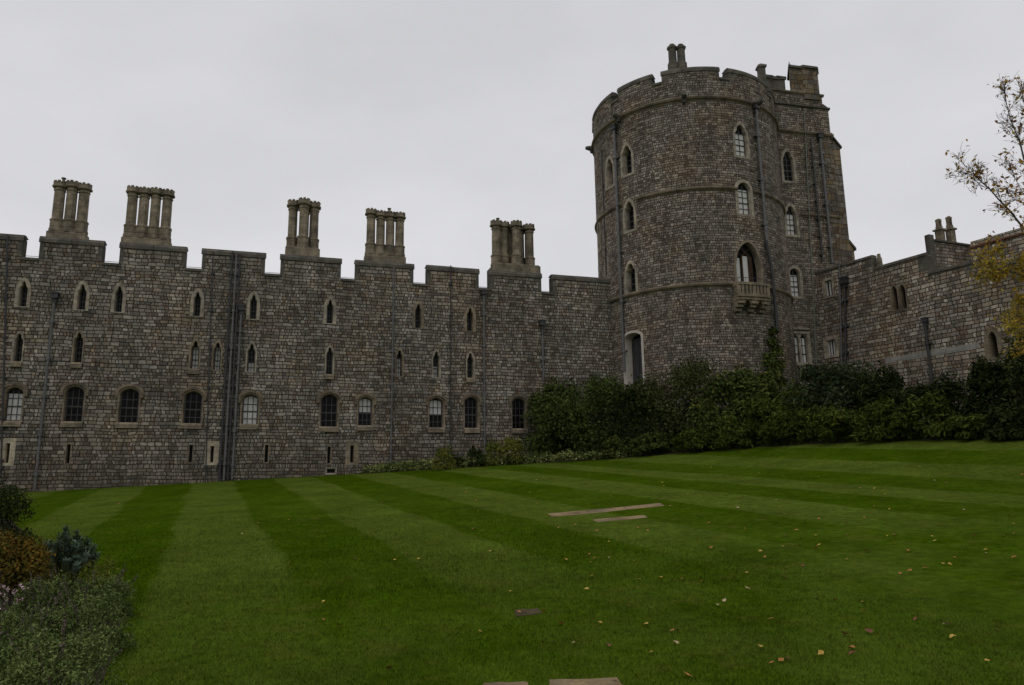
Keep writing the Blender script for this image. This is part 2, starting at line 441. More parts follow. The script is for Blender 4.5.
# ------------------------------------------------------------------ lawn
STRIPE_DIR = Vector((-.373, .926)).normalized()
STRIPE_PERP = (STRIPE_DIR.y, -STRIPE_DIR.x)
def _sp(px, py):
    g = ground(px, py); return g.x * STRIPE_PERP[0] + g.y * STRIPE_PERP[1]
SB = [_sp(124, 509), _sp(175, 526), _sp(253, 523), _sp(337, 522), _sp(393, 504)]
SW = (SB[4] - SB[0]) / 4
S0 = sum(b - i * SW for i, b in enumerate(SB)) / 5
print('stripes', SB, SW)
def grass_mat(blades=False):
    k = NT('grass blade' if blades else 'mown lawn')
    g = k.n('ShaderNodeNewGeometry').outputs['Position']
    sep = k.n('ShaderNodeSeparateXYZ'); k.l(g, sep.inputs[0])
    p = k.math('ADD', k.math('MULTIPLY', sep.outputs[0], STRIPE_PERP[0]), k.math('MULTIPLY', sep.outputs[1], STRIPE_PERP[1]))
    p = k.math('ADD', p, k.math('MULTIPLY', k.math('SUBTRACT', k.noise(g, .35, 2), .5), .55))
    p = k.math('ADD', p, k.math('MULTIPLY', k.math('SUBTRACT', k.noise(g, 3.5, 2), .5), .12))
    t = k.math('DIVIDE', k.math('SUBTRACT', p, S0), SW * 2)
    # dark band for t in 0..0.5, light band for the rest
    soft = k.map(k.noise(g, .22, 2), .35, .65, .55, 1.0)
    s2 = k.map(k.math('ABSOLUTE', k.math('SUBTRACT', k.math('FRACT', k.math('ADD', t, .25)), .5)), .22, .28, 0, 1, True)
    # the headland next to the path was mown the other way round, its bands are vague
    along = k.math('ADD', k.math('MULTIPLY', sep.outputs[0], STRIPE_DIR.x), k.math('MULTIPLY', sep.outputs[1], STRIPE_DIR.y))
    hd = k.map(k.math('ADD', along, k.math('MULTIPLY', k.noise(g, .4, 2), 2.0)), 8.0, 13.0, 0.2, 1.0, True)
    patch = k.map(k.noise(g, .5, 5, .65), .40, .68, 0, 1)
    s2 = k.math('ADD', .5, k.math('MULTIPLY', k.math('SUBTRACT', s2, .5), soft))
    st = k.math('ADD', k.math('MULTIPLY', s2, hd), k.math('MULTIPLY', k.math('MULTIPLY', patch, .9), k.math('SUBTRACT', 1.0, hd)))
    c = k.mix(st, (.040, .073, .0020, 1), (.076, .111, .0145, 1))
    tuft = k.map(k.noise(g, 7, 5, .7), .3, .7, .66, 1.32)
    fine = k.map(k.noise(g, 60, 3, .7), .3, .7, .7, 1.3)
    big = k.map(k.noise(g, .8, 5, .68), .3, .7, .74, 1.22)
    f = k.math('MULTIPLY', k.math('MULTIPLY', tuft, fine), big)
    if blades:
        f = k.math('MULTIPLY', big, k.map(k.n('ShaderNodeNewGeometry').outputs['Random Per Island'], 0, 1, .85, 1.75))
    cc = k.n('ShaderNodeCombineXYZ')
    for i in range(3): k.l(f, cc.inputs[i])
    c = k.mix(1.0, c, cc.outputs[0], 'MULTIPLY')
    dry = k.map(k.noise(g, 2.1, 5, .7), .54, .74, 0, .6)
    c = k.mix(dry, c, (.10, .11, .018, 1))
    k.col(c); k.rough(.95, .0)
    if not blades:
        k.bump(k.math('ADD', k.noise(g, 45, 4, .7), k.math('MULTIPLY', k.noise(g, 7, 3, .6), 1.2)), .7, .03)
    return k.mat
M['lawn'] = grass_mat(); M['blade'] = grass_mat(True)

def axis(lims, steps):
    vals = []
    for (a, b), st in zip(lims, steps):
        vals += list(np.arange(a, b, st))
    vals.append(lims[-1][1])
    return np.array(vals)
_xs = axis([(-1500, -70), (-70, 70), (70, 1500)], [130, .7, 130])
_ys = axis([(-1500, -12), (-12, 70), (70, 1500)], [130, .7, 130])
GX, GY = np.meshgrid(_xs, _ys)
GZ = np.vectorize(terrain)(GX, GY)
_n = len(_xs)
_i = (np.arange(len(_ys) - 1)[:, None] * _n + np.arange(_n - 1)[None, :]).ravel()
lawn = np_mesh('lawn', np.stack([GX.ravel(), GY.ravel(), GZ.ravel()], 1), np.stack([_i, _i + 1, _i + _n + 1, _i + _n], 1), M['lawn'], None, True)
tag(lawn, 'broad mown lawn with light and dark mower stripes running to the castle wall', 'lawn', kind='structure')

# ------------------------------------------------------------------ facades: (u, z, n) -> world
class Flat:
    curved = False
    def __init__(s, o, e):
        s.o = Vector((o[0], o[1], 0)); s.e = Vector((e[0], e[1], 0)).normalized()
        s.nrm = Vector((s.e.y, -s.e.x, 0))
    def P(s, u, z, n=0.0):
        p = s.o + s.e * u + s.nrm * n
        return Vector((p.x, p.y, z))
    def uz(s, px, py):
        r = ray(px, py)
        t = s.o.dot(s.nrm) / (r.x * s.nrm.x + r.y * s.nrm.y)
        p = Vector((r.x * t, r.y * t, EYE + r.z * t))
        return (p - s.o).dot(s.e), p.z
class Round:
    curved = True
    def __init__(s, c, rad): s.c = Vector((c[0], c[1], 0)); s.R = rad
    def P(s, u, z, n=0.0):
        a = u / s.R
        return Vector((s.c.x + (s.R + n) * math.sin(a), s.c.y - (s.R + n) * math.cos(a), z))
    def uz(s, px, py):
        r = ray(px, py)
        A = r.x ** 2 + r.y ** 2; B = -2 * (r.x * s.c.x + r.y * s.c.y); C = s.c.x ** 2 + s.c.y ** 2 - s.R ** 2
        D = max(0.0, B * B - 4 * A * C)
        t = (-B - math.sqrt(D)) / (2 * A)
        x, y = r.x * t - s.c.x, r.y * t - s.c.y
        return math.atan2(x, -y) * s.R, EYE + r.z * t

def inside(pt, poly):
    x, y = pt; c = False; n = len(poly)
    for i in range(n):
        x1, y1 = poly[i]; x2, y2 = poly[i - 1]
        if (y1 > y) != (y2 > y) and x < (x2 - x1) * (y - y1) / (y2 - y1) + x1: c = not c
    return c

def facade_sheet(mb, fac, outer, holes, step):
    """the wall face as one sheet with real openings cut out of it"""
    verts = []; edges = []
    def loop(pts, sub):
        b = len(verts); L = []
        for i, p in enumerate(pts):
            q = pts[(i + 1) % len(pts)]
            d = math.hypot(q[0] - p[0], q[1] - p[1]); k = max(1, int(abs(q[0] - p[0]) / step)) if sub else 1
            for j in range(k): L.append((p[0] + (q[0] - p[0]) * j / k, p[1] + (q[1] - p[1]) * j / k))
        verts.extend(L)
        for i in range(len(L)): edges.append((b + i, b + (i + 1) % len(L)))
    loop(outer, True)
    for h in holes: loop(h, False)
    us = [p[0] for p in outer]; zs = [p[1] for p in outer]
    u = min(us) + step
    gz = 2.0 if fac.curved else 4.0
    while u < max(us) - .01:
        z = min(zs) + .5
        while z < max(zs):
            if inside((u, z), outer) and not any(inside((u, z), h) for h in holes): verts.append((u + .001, z))
            z += gz
        u += step
    r = delaunay_2d_cdt([Vector(p) for p in verts], edges, [], 0, 1e-5)
    V = [(v.x, v.y) for v in r[0]]
    tris = []
    boxes = [(min(p[0] for p in h), max(p[0] for p in h), min(p[1] for p in h), max(p[1] for p in h), h) for h in holes]
    for t in r[2]:
        c = (sum(V[i][0] for i in t) / len(t), sum(V[i][1] for i in t) / len(t))
        if not inside(c, outer): continue
        if any(b[0] < c[0] < b[1] and b[2] < c[1] < b[3] and inside(c, b[4]) for b in boxes): continue
        t = list(t)
        a2 = sum(V[t[i]][0] * V[t[(i + 1) % len(t)]][1] - V[t[(i + 1) % len(t)]][0] * V[t[i]][1] for i in range(len(t)))
        if a2 < 0: t.reverse()
        tris.append(t)
    mb.sheet([fac.P(x, z) for x, z in V], tris, V, True)

def fbox(mb, fac, u0, u1, z0, z1, n0, n1, z0b=None, z1b=None, step=.4):
    """a block on a facade between u0..u1, z0..z1, n0 (back)..n1 (front); z may differ at the u1 end"""
    z0b = z0 if z0b is None else z0b; z1b = z1 if z1b is None else z1b
    k = max(1, int(abs(u1 - u0) / step)) if fac.curved else 1
    us = [u0 + (u1 - u0) * i / k for i in range(k + 1)]
    lo = [z0 + (z0b - z0) * i / k for i in range(k + 1)]; hi = [z1 + (z1b - z1) * i / k for i in range(k + 1)]
    P = fac.P
    for i in range(k):
        a, b = us[i], us[i + 1]
        mb.face([P(a, lo[i], n1), P(b, lo[i + 1], n1), P(b, hi[i + 1], n1), P(a, hi[i], n1)], [(a, lo[i]), (b, lo[i + 1]), (b, hi[i + 1]), (a, hi[i])])
        mb.face([P(b, lo[i + 1], n0), P(a, lo[i], n0), P(a, hi[i], n0), P(b, hi[i + 1], n0)], [(b, lo[i + 1]), (a, lo[i]), (a, hi[i]), (b, hi[i + 1])])
        mb.face([P(a, hi[i], n1), P(b, hi[i + 1], n1), P(b, hi[i + 1], n0), P(a, hi[i], n0)], [(a, hi[i] + n1), (b, hi[i] + n1), (b, hi[i] + n0), (a, hi[i] + n0)])
        mb.face([P(a, lo[i], n0), P(b, lo[i + 1], n0), P(b, lo[i + 1], n1), P(a, lo[i], n1)], [(a, n0), (b, n0), (b, n1), (a, n1)])
    mb.face([P(u0, z0, n0), P(u0, z0, n1), P(u0, z1, n1), P(u0, z1, n0)], [(u0 + n0, z0), (u0 + n1, z0), (u0 + n1, z1), (u0 + n0, z1)])
    mb.face([P(u1, z0b, n1), P(u1, z0b, n0), P(u1, z1b, n0), P(u1, z1b, n1)], [(u1 + n1, z0b), (u1 + n0, z0b), (u1 + n0, z1b), (u1 + n1, z1b)])

def moulding(mb, fac, u0, u1, z, prof, step=.35, zb=None):
    """profile [(n, dz)] swept along a facade"""
    zb = z if zb is None else zb
    k = max(1, int(abs(u1 - u0) / step)) if fac.curved else 1
    for i in range(k):
        a = u0 + (u1 - u0) * i / k; b = u0 + (u1 - u0) * (i + 1) / k
        za = z + (zb - z) * i / k; zc = z + (zb - z) * (i + 1) / k
        for (n0, d0), (n1, d1) in zip(prof, prof[1:]):
            mb.face([fac.P(a, za + d0, n0), fac.P(b, zc + d0, n0), fac.P(b, zc + d1, n1), fac.P(a, za + d1, n1)],
                    [(a, d0), (b, d0), (b, d1 + .01), (a, d1 + .01)], False)
    for u, zz, rv in ((u0, z, False), (u1, zb, True)):
        pts = [fac.P(u, zz + d, n) for n, d in prof]
        mb.face(list(reversed(pts)) if not rv else pts)

# ------------------------------------------------------------------ windows
NA = 14
def outline(kind, w, h):
    """opening outline from bottom-left up, over the head and down to bottom-right; always NA+3 points"""
    hw = w / 2; head = []
    if kind == 'rect':
        for i in range(NA + 1):
            t = i / NA; head.append((-hw + w * t, h))
        return [(-hw, 0)] + head + [(hw, 0)]
    rise = {'lancet': 1.05 * w, 'trefoil': 1.15 * w, 'cusped': 1.0 * w, 'tudor': .32 * w, 'seg': .24 * w, 'round': .5 * w, 'point': .85 * w}[kind]
    hs = h - rise
    if kind in ('lancet', 'point'):
        for i in range(NA + 1):
            t = i / NA
            x = -hw + w * t
            d = abs(x) / hw
            head.append((x * 1.0, hs + rise * math.sqrt(max(0, 1 - d ** 1.55)) if d < 1 else hs))
    elif kind in ('trefoil', 'cusped'):
        half = [(-hw, 0), (-hw * 1.0, .2), (-hw * .9, .44), (-hw * .60, .50), (-hw * .66, .64), (-hw * .48, .84), (0, 1.0)] if kind == 'cusped' else [(-hw, 0), (-hw * 1.0, .14), (-hw * .82, .36), (-hw * .46, .44), (-hw * .5, .60), (-hw * .42, .80), (0, 1.0)]
        full = half + [(-x, y) for x, y in reversed(half[:-1])]
        # resample to NA+1
        for i in range(NA + 1):
            t = i / NA * (len(full) - 1); j = min(int(t), len(full) - 2); f = t - j
            head.append((full[j][0] + (full[j + 1][0] - full[j][0]) * f, hs + rise * (full[j][1] + (full[j + 1][1] - full[j][1]) * f)))
    elif kind == 'tudor':
        for i in range(NA + 1):
            t = i / NA; x = -hw + w * t; d = abs(x) / hw
            y = .62 * math.sqrt(max(0, 1 - d ** 2.6)) + .38 * (1 - d)
            head.append((x, hs + rise * y))
    else:
        for i in range(NA + 1):
            t = i / NA; a = math.pi * (1 - t)
            head.append((hw * math.cos(a), hs + rise * math.sin(a)))
    return [(-hw, 0)] + head + [(hw, 0)]

def head_z(kind, w, h, x):
    """height of the outline over x"""
    o = outline(kind, w, h)[1:-1]
    for a, b in zip(o, o[1:]):
        if a[0] <= x <= b[0] and b[0] > a[0]:
            return a[1] + (b[1] - a[1]) * (x - a[0]) / (b[0] - a[0])
    return o[0][1]

def arch_window(parent, fac, u, z, w, h, kind='lancet', sw=.17, depth=.34, okind=None, sb=.12, mat='lime', pane='glass', bars=(1, 3), barmat='bars',
                blind=None, sill=False, hood=False, holes=None, proud=.03, name='window', barw=.035, rng=random):
    okind = okind or {'trefoil': 'lancet', 'cusped': 'lancet', 'tudor': 'tudor'}.get(kind, kind)
    inn = outline(kind, w, h)
    top = {'lancet': 1.3, 'tudor': 1.0, 'rect': 1.0, 'seg': 1.0, 'round': 1.0, 'point': 1.25}[okind]
    outo = outline(okind, w + 2 * sw, h + sw * top + sb)
    outo = [(x, y - sb) for x, y in outo]
    P = lambda p, n: fac.P(u + p[0], z + p[1], n)
    if holes is not None:
        hk = [((a[0] * .45 + b[0] * .55), (a[1] * .45 + b[1] * .55)) for a, b in zip(inn, outo)]
        holes.append([(u + x, z + y) for x, y in hk])
    mb = MB()
    N = len(inn)
    def ring(A, na, B, nb):
        for i in range(N):
            j = (i + 1) % N
            pts = [P(A[i], na), P(A[j], na), P(B[j], nb), P(B[i], nb)]
            mb.face(pts, [(u + A[i][0] + na, z + A[i][1]), (u + A[j][0] + na, z + A[j][1]), (u + B[j][0] + nb, z + B[j][1]), (u + B[i][0] + nb, z + B[i][1])])
    ch = [(x * (1 - .05 / w * 1.2), y if 0 < i < N - 1 else y) for i, (x, y) in enumerate(inn)]
    ch = [(x, max(.0, y - (.03 if 0 < i < N - 1 else -.03))) for i, (x, y) in enumerate(ch)]
    ring(outo, -.05, outo, proud)
    ring(outo, proud, inn, proud)
    ring(inn, proud, ch, -.10)
    ring(ch, -.10, ch, -depth - .03)
    win = mb.build(name, M[mat], parent)
    # glass
    g = MB(); g.face([P(p, -depth) for p in reversed(ch)]); g.build('pane', M[pane], win)
    if bars:
        b = MB(); nv, nh = bars
        wi = w - .06
        hmax = lambda x: head_z(kind, w, h, x) - .03
        for i in range(1, nv + 1):
            x = -wi / 2 + wi * i / (nv + 1)
            fbox(b, fac, u + x - barw / 2, u + x + barw / 2, z + .03, z + max(.1, hmax(x)), -depth, -depth + .03)
        for j in range(1, nh + 1):
            zz = h * .92 * j / (nh + 1)
            hw2 = wi / 2
            while hw2 > .04 and head_z(kind, w, h, hw2) < zz + .03: hw2 -= .02
            bw = barw * (1.9 if j == (nh + 1) // 2 else 1)
            fbox(b, fac, u - hw2, u + hw2, z + zz - bw / 2, z + zz + bw / 2, -depth, -depth + .034)
        # outer casement frame
        for sx in (-1, 1):
            x = sx * (wi / 2 - .02)
            fbox(b, fac, u + x - .025, u + x + .025, z + .03, z + max(.1, hmax(abs(x))), -depth, -depth + .04)
        b.build('glazing_bars', M[barmat], win)
    if blind:
        lo, hi = blind
        bl = MB()
        pts = [(-w / 2 + .07, lo * h)] + [(x, min(head_z(kind, w, h, x) - .06, hi * h)) for x in np.linspace(-w / 2 + .07, w / 2 - .07, 9)] + [(w / 2 - .07, lo * h)]
        bl.face([P(p, -depth + .006) for p in reversed(pts)]); bl.build('blind', M['blind'], win)
    if sill:
        sl = MB()
        fbox(sl, fac, u - w / 2 - sw * .8, u + w / 2 + sw * .8, z - sb - .16, z - sb + .0, -.05, .13)
        moulding(sl, fac, u - w / 2 - sw * .8, u + w / 2 + sw * .8, z - sb, [(.13, 0.004), (.0, .09)])
        sl.build('sill', M['limedull'], win)
    if hood:
        hb = MB()
        A = [(x * 1.0, y + .02) for x, y in outo[1:-1]]
        Bm = [(x * (1 + .11 / (w / 2 + sw)), y + .12) for x, y in outo[1:-1]]
        A = [(A[0][0], A[0][1] - .22)] + A + [(A[-1][0], A[-1][1] - .22)]
        Bm = [(Bm[0][0], Bm[0][1] - .32)] + Bm + [(Bm[-1][0], Bm[-1][1] - .32)]
        for i in range(len(A) - 1):
            a0, a1, b0, b1 = A[i], A[i + 1], Bm[i], Bm[i + 1]
            hb.face([P(a0, .10), P(b0, .10), P(b1, .10), P(a1, .10)][::-1])
            hb.face([P(a0, -.02), P(a0, .10), P(a1, .10), P(a1, -.02)][::-1])
            hb.face([P(b0, .10), P(b0, -.02), P(b1, -.02), P(b1, .10)][::-1])
        hb.build('hood_mould', M['string'], win)
    return win

def px_window(parent, fac, cx, y0, y1, wpx, **kw):
    """measure an opening: centre x, head y, sill y, width"""
    ub, zb = fac.uz(cx, y1); _, zt = fac.uz(cx, y0)
    ym = (y0 + y1) / 2
    w = abs(fac.uz(cx + wpx / 2, ym)[0] - fac.uz(cx - wpx / 2, ym)[0])
    return arch_window(parent, fac, ub, zb, kw.pop('w', None) or w, zt - zb, **kw)

def drainpipe(parent, fac, p0, p1, r=.06, mat='lead', hopper=None, off=.12, bracket=1.9):
    u0, z0 = fac.uz(*p0); u1, z1 = fac.uz(*p1)
    u = (u0 + u1) / 2
    if abs(u0 - u1) < .25: u0 = u1 = u
    mb = MB()
    n = 6
    mb.tube([fac.P(u0 + (u1 - u0) * i / n, z0 + (z1 - z0) * i / n, off) for i in range(n + 1)], r, 8)
    L = z0 - z1; k = max(1, int(L / bracket))
    for i in range(k):
        t = (i + .6) / k; zz = z0 + (z1 - z0) * t; uu = u0 + (u1 - u0) * t
        mb.tube([fac.P(uu, zz - .06, off), fac.P(uu, zz + .06, off)], r * 1.5, 8)
        fbox(mb, fac, uu - r * 2.4, uu + r * 2.4, zz - .035, zz + .035, -.02, off - r * .4)
    o = mb.build('drainpipe', M[mat], parent)
    if hopper:
        hb = MB(); s = hopper
        fbox(hb, fac, u0 - s * .5, u0 + s * .5, z0 + .05, z0 + s * .9, .0, s * .8)
        fbox(hb, fac, u0 - s * .6, u0 + s * .6, z0 + s * .9, z0 + s * 1.1, .0, s * .9)
        fbox(hb, fac, u0 - s * .3, u0 + s * .3, z0 - .15, z0 + .05, .0, s * .55)
        hb.build('hopper', M['iron'], o)
    return o

def octa_flue(name, stack, c, z0, hgt, rad, mat='chimney', crown=True, rot=R(22.5)):
    mb = MB()
    prof = [(rad * 1.32, z0), (rad * 1.32, z0 + hgt * .05), (rad * 1.2, z0 + hgt * .07), (rad * 1.2, z0 + hgt * .20), (rad * 1.3, z0 + hgt * .21), (rad * 1.3, z0 + hgt * .235), (rad, z0 + hgt * .26),
            (rad * .97, z0 + hgt * .80), (rad * 1.12, z0 + hgt * .81), (rad * 1.12, z0 + hgt * .83), (rad * 1.0, z0 + hgt * .835), (rad * 1.03, z0 + hgt * .865), (rad * 1.40, z0 + hgt * .875), (rad * 1.46, z0 + hgt * .885), (rad * 1.46, z0 + hgt * .905), (rad * 1.28, z0 + hgt * .915), (rad * 1.28, z0 + hgt * .975)]
    mb.lathe((c[0], c[1], 0), prof, 8, rot)
    if crown:
        for k in range(8):
            a = rot + (k + .5) / 8 * 2 * math.pi
            d = Vector((math.cos(a), math.sin(a), 0)); t = Vector((-d.y, d.x, 0))
            q = Vector((c[0], c[1], 0)) + d * rad * 1.1
            r1, w1 = rad * .14, rad * .26
            z1, z2 = z0 + hgt * .975, z0 + hgt * 1.0
            cs = [q + d * r1 + t * w1, q - d * r1 + t * w1, q - d * r1 - t * w1, q + d * r1 - t * w1]
            lo = [Vector((p.x, p.y, z1)) for p in cs]; hi = [Vector((p.x, p.y, z2)) for p in cs]
            mb.face(hi)
            for i in range(4): mb.face([lo[i], lo[(i + 1) % 4], hi[(i + 1) % 4], hi[i]])
    return mb.build(name, M[mat], stack)

COPE = [(.0, -.27), (.045, -.25), (.045, -.10), (-.04, .03), (-.28, .06), (-.62, .0)]

# ------------------------------------------------------------------ the long range on the left
PHI = -0.3043
D_RANGE = 36.0
nv = Vector((math.sin(PHI), math.cos(PHI), 0))
F_range = Flat(nv * D_RANGE, (math.cos(PHI), -math.sin(PHI)))
TC, TR = (10.12, 41.32), 5.17          # round tower centre and radius
g0 = F_range.P(-5, 0)
rng_root = empty('castle_range', (g0.x, g0.y, terrain(g0.x, g0.y)), 'long grey stone castle range with battlements and five clusters of tall chimneys', 'castle')

Z_MER = EYE + 11.07
Z_CREN = F_range.uz(350, 279.8)[1]
u_end = 17.7; u_start = -24.0
MERPX = [(-60, 23.6), (39.7, 104.2), (120.3, 187.3), (202.7, 266.7), (281, 342.4), (356, 414.4), (427.3, 479), (489.9, 540.8), (551.5, None)]
mer = []
for a, b in MERPX:
    ua = F_range.uz(a, 240)[0] + .03; ub = F_range.uz(b, 240)[0] - .03 if b else u_end
    mer.append((ua, ub))
mer[0] = (mer[0][1] - 3.4, mer[0][1])
while mer[0][0] > u_start + 1:
    a = mer[0][0] - .85
    mer.insert(0, (max(u_start, a - 3.3), a))
mer[0] = (u_start, mer[0][1])
print('merlons', [(round(a, 2), round(b, 2)) for a, b in mer], Z_CREN, Z_MER)

holes = []
rr = random.Random(4)
# third floor lancets: x, head, sill, width (px)
for cx, y0, y1, w in [(21.8, 280.9, 306.5, 8.7), (80.6, 284, 309.7, 8.9), (117.6, 285.9, 312, 8), (196.4, 291.7, 316, 7.6), (252.8, 294.6, 319, 7.6), (329.7, 299.6, 323.4, 7.2), (418.2, 304, 328, 6.4), (470.2, 307.9, 331, 6.4)]:
    px_window(rng_root, F_range, cx, y0, y1, w, kind='trefoil', sw=.13, sb=.04, holes=holes, bars=(1, 4), barw=.02, mat='lime' if rr.random() < .6 else 'limedull')
# second floor lancets
for cx, y0, y1, w, bl in [(16.6, 333, 362.3, 8.8, None), (76.7, 332, 363.5, 9.0, None), (194, 340.4, 369.7, 8.8, (0.05, .8)), (216.3, 342, 370.2, 7.8, (.02, .85)), (250.6, 343.6, 371.7, 8.6, (.02, .38)), (329.2, 346.9, 375.2, 7.2, None),
                          (399.3, 349.9, 376.4, 6.4, (.02, .7)), (436.3, 351, 377.6, 6.8, (.02, .45)), (470.5, 352.8, 378.6, 6.6, None)]:
    px_window(rng_root, F_range, cx, y0, y1, w, kind='trefoil', sw=.055, sb=.04, mat='limedull' if rr.random() < .6 else 'lime', holes=holes, bars=(1, 4), barw=.025, blind=bl, sill=rr.random() < .35)
# first floor sash windows under four-centred heads
for cx, y0, y1, w, bl in [(11.2, 386.6, 422.3, 16.4, (.08, .82)), (72, 386, 423, 17.4, None), (127.3, 388, 424, 18, None), (191.5, 390.8, 424.8, 17, None), (249.3, 394, 425.5, 15, (.06, .97)), (328.7, 394, 428, 15.6, None),
                          (365, 396.5, 426.8, 13, (.5, .95)), (436.3, 397.5, 428.8, 13, (.45, .92)), (471.5, 397, 429.3, 12.4, None), (519.4, 398, 429.8, 12.4, None)]:
    px_window(rng_root, F_range, cx, y0, y1, w * 1.12, kind='tudor', sw=.055, sb=.02, depth=.26, mat='limedull', holes=holes, bars=(2, 3), barw=.03, blind=bl, sill=True, hood=True,
              barmat='bars')
# ground floor slits
for cx, y0, y1, w in [(5.9, 443, 463.3, 4.6), (67, 444.1, 464, 4.4), (190, 444.9, 462.8, 4.2), (211.4, 445.9, 462.8, 4), (266, 444.6, 462.8, 4.2), (328.7, 446.6, 464, 3.8), (351.8, 445.4, 462.8, 4), (473.6, 445.4, 456, 4), (520.6, 440.4, 452, 4)]:
    px_window(rng_root, F_range, cx, y0, y1, w, kind='rect', okind='rect', sw=.2 if cx in (5.9, 211.4, 351.8) else .03, sb=.1 if cx in (5.9, 211.4, 351.8) else .02, depth=.3, holes=holes, bars=None,
              mat='limelight' if cx in (5.9, 211.4) else 'limedull', proud=.012, name='slit_window')
px_window(rng_root, F_range, 331, 468.6, 473.4, 9, kind='rect', okind='rect', sw=.05, sb=.05, depth=.25, holes=holes, bars=None, proud=.01, name='vent')
# front wall, parapet, body
zb = -2.5
mb = MB()
facade_sheet(mb, F_range, [(u_start, zb), (u_end, zb), (u_end, Z_CREN), (u_start, Z_CREN)], holes, 3.0)
for a, b in mer:
    fbox(mb, F_range, a, b, Z_CREN, Z_MER - .12, -.6, 0)
# left end and back of the range
mb.face([F_range.P(u_start, zb, -8), F_range.P(u_start, zb, 0), F_range.P(u_start, Z_CREN, 0), F_range.P(u_start, Z_CREN, -8)], [(0, zb), (8, zb), (8, Z_CREN), (0, Z_CREN)])
mb.face([F_range.P(u_end + 3, zb, -8), F_range.P(u_start, zb, -8), F_range.P(u_start, Z_CREN, -8), F_range.P(u_end + 3, Z_CREN, -8)], [(0, zb), (44, zb), (44, Z_CREN), (0, Z_CREN)])
mb.build('wall', M['wall'], rng_root)
cp = MB()
for i, (a, b) in enumerate(mer):
    k = max(1, round((b - a) / 1.3)); w = (b - a + .1) / k
    for j in range(k):
        dz = rr.uniform(-.012, .012)
        moulding(cp, F_range, a - .05 + w * j + .006, a - .05 + w * (j + 1) - .006, Z_MER - .04 + dz, COPE)
    for uu in (a, b):       # dressed edges of each merlon
        sg = 1 if uu == a else -1
        lo, hi = sorted((uu - sg * .004, uu + sg * .16))
        fbox(cp, F_range, lo, hi, Z_CREN + .1, Z_MER - .14, -.61, .006)
    if i + 1 < len(mer):
        moulding(cp, F_range, b + .002, mer[i + 1][0] - .002, Z_CREN + .05, [(.0, -.16), (.07, -.13), (.07, -.02), (-.1, .03), (-.62, .0)])
cp.build('coping', M['coping'], rng_root)
rf = MB()
fbox(rf, F_range, u_start + .02, u_end, zb, Z_CREN - .7, -7.9, -.9)
rf.build('roof', M['leadgrey'], rng_root)

# chimney stacks on the merlons: px of left edge, right edge, foot, top; flue layout [(along, back)]
def stack(px0, px1, pyb, pyt, lay, rad, back=.75, mi=0):
    cx = (px0 + px1) / 2
    u, _ = F_range.uz(cx, pyb)
    cpos = F_range.P(u, 0, -back)
    # true position behind the parapet: same picture column, at the stack's own depth
    t = cpos.y
    top = at_depth(cx, pyt, t); u = (top - F_range.o).dot(F_range.e)
    wid = (at_depth(px1, pyt, t) - at_depth(px0, pyt, t)).length
    fo = at_depth(cx, pyb, t)
    st = MB()
    span = max(abs(l[0]) for l in lay) + rad * 1.3
    bk = max(abs(l[1]) for l in lay) + rad * 1.35
    fbox(st, F_range, u - span, u + span, Z_CREN - .75, fo.z + .04, -back - bk, -back + bk)
    fbox(st, F_range, u - span + .06, u + span - .06, fo.z + .04, fo.z + .1, -back - bk + .06, -back + bk - .06)
    o = st.build('chimney_stack', M['chimney'], rng_root)
    ang = math.atan2(F_range.e.y, F_range.e.x)
    for k, (du, dn) in enumerate(lay):
        p = F_range.P(u + du, 0, -back + dn)
        octa_flue('flue', o, (p.x, p.y), fo.z + .1, top.z - fo.z - .1 + rr.uniform(-.04, .04), rad, rot=ang + R(22.5))
    if px0 in (54, 364.5, 490.5):     # a stubby pot left standing on one flue
        p = F_range.P(u + lay[0][0] + (.9 if px0 == 364.5 else .1), 0, -back + lay[0][1])
        pt = MB(); pt.lathe((p.x, p.y, 0), [(.07, top.z - .05), (.06, top.z + .12), (.10, top.z + .14), (.10, top.z + .19)], 8)
        pt.build('chimney_pot', M['chimney'], o)
stack(54, 94, 236, 184, [(-.49, 0), (0, 0), (.49, 0)], .225)
stack(127, 176, 242, 189.5, [(-.735, 0), (-.245, 0), (.245, 0), (.735, 0)], .222)
stack(287.5, 321, 253, 202, [(-.50, 0), (.0, .30), (.06, -.36), (.50, 0)], .23)
stack(364.5, 407, 258, 211.5, [(-.72, 0), (-.24, 0), (.24, 0), (.72, 0)], .225)
stack(490.5, 536, 269, 222.5, [(-.93, .0), (-.48, -.08), (.1, .30), (.47, -.30), (.90, 0), (-.1, -.45)], .24, .85)

# pipes
for p0, p1, r, mt, hp in [((8.5, 236), (1.5, 478), .05, 'iron', None), ((52, 300), (38.5, 490), .075, 'lead', .34), ((213.3, 252), (205.5, 483), .04, 'iron', None),
                          ((230.6, 252), (221.6, 480), .07, 'iron', None), ((234.6, 253), (226.2, 480), .07, 'lead', None), ((238.6, 254), (229.4, 480), .055, 'iron', None), ((240.6, 312), (233, 479), .07, 'lead', .32),
                          ((391.2, 268), (393, 466), .06, 'lead', None), ((448.4, 266), (452, 460), .04, 'iron', None), ((481.4, 296), (486.2, 457), .075, 'lead', .3), ((541.7, 327), (542.8, 382), .075, 'lead', .36)]:
    drainpipe(rng_root, F_range, p0, p1, r * .74, mt, hp and hp * .85, .1, 1.5)
wr = MB()     # lightning wire strung across the crenels
zw = F_range.uz(31, 253)[1]
wr.tube([F_range.P(u_start, zw, -.45), F_range.P(u_end - .8, zw - .05, -.45)], .012, 5)
wr.build('wire', M['iron'], rng_root)

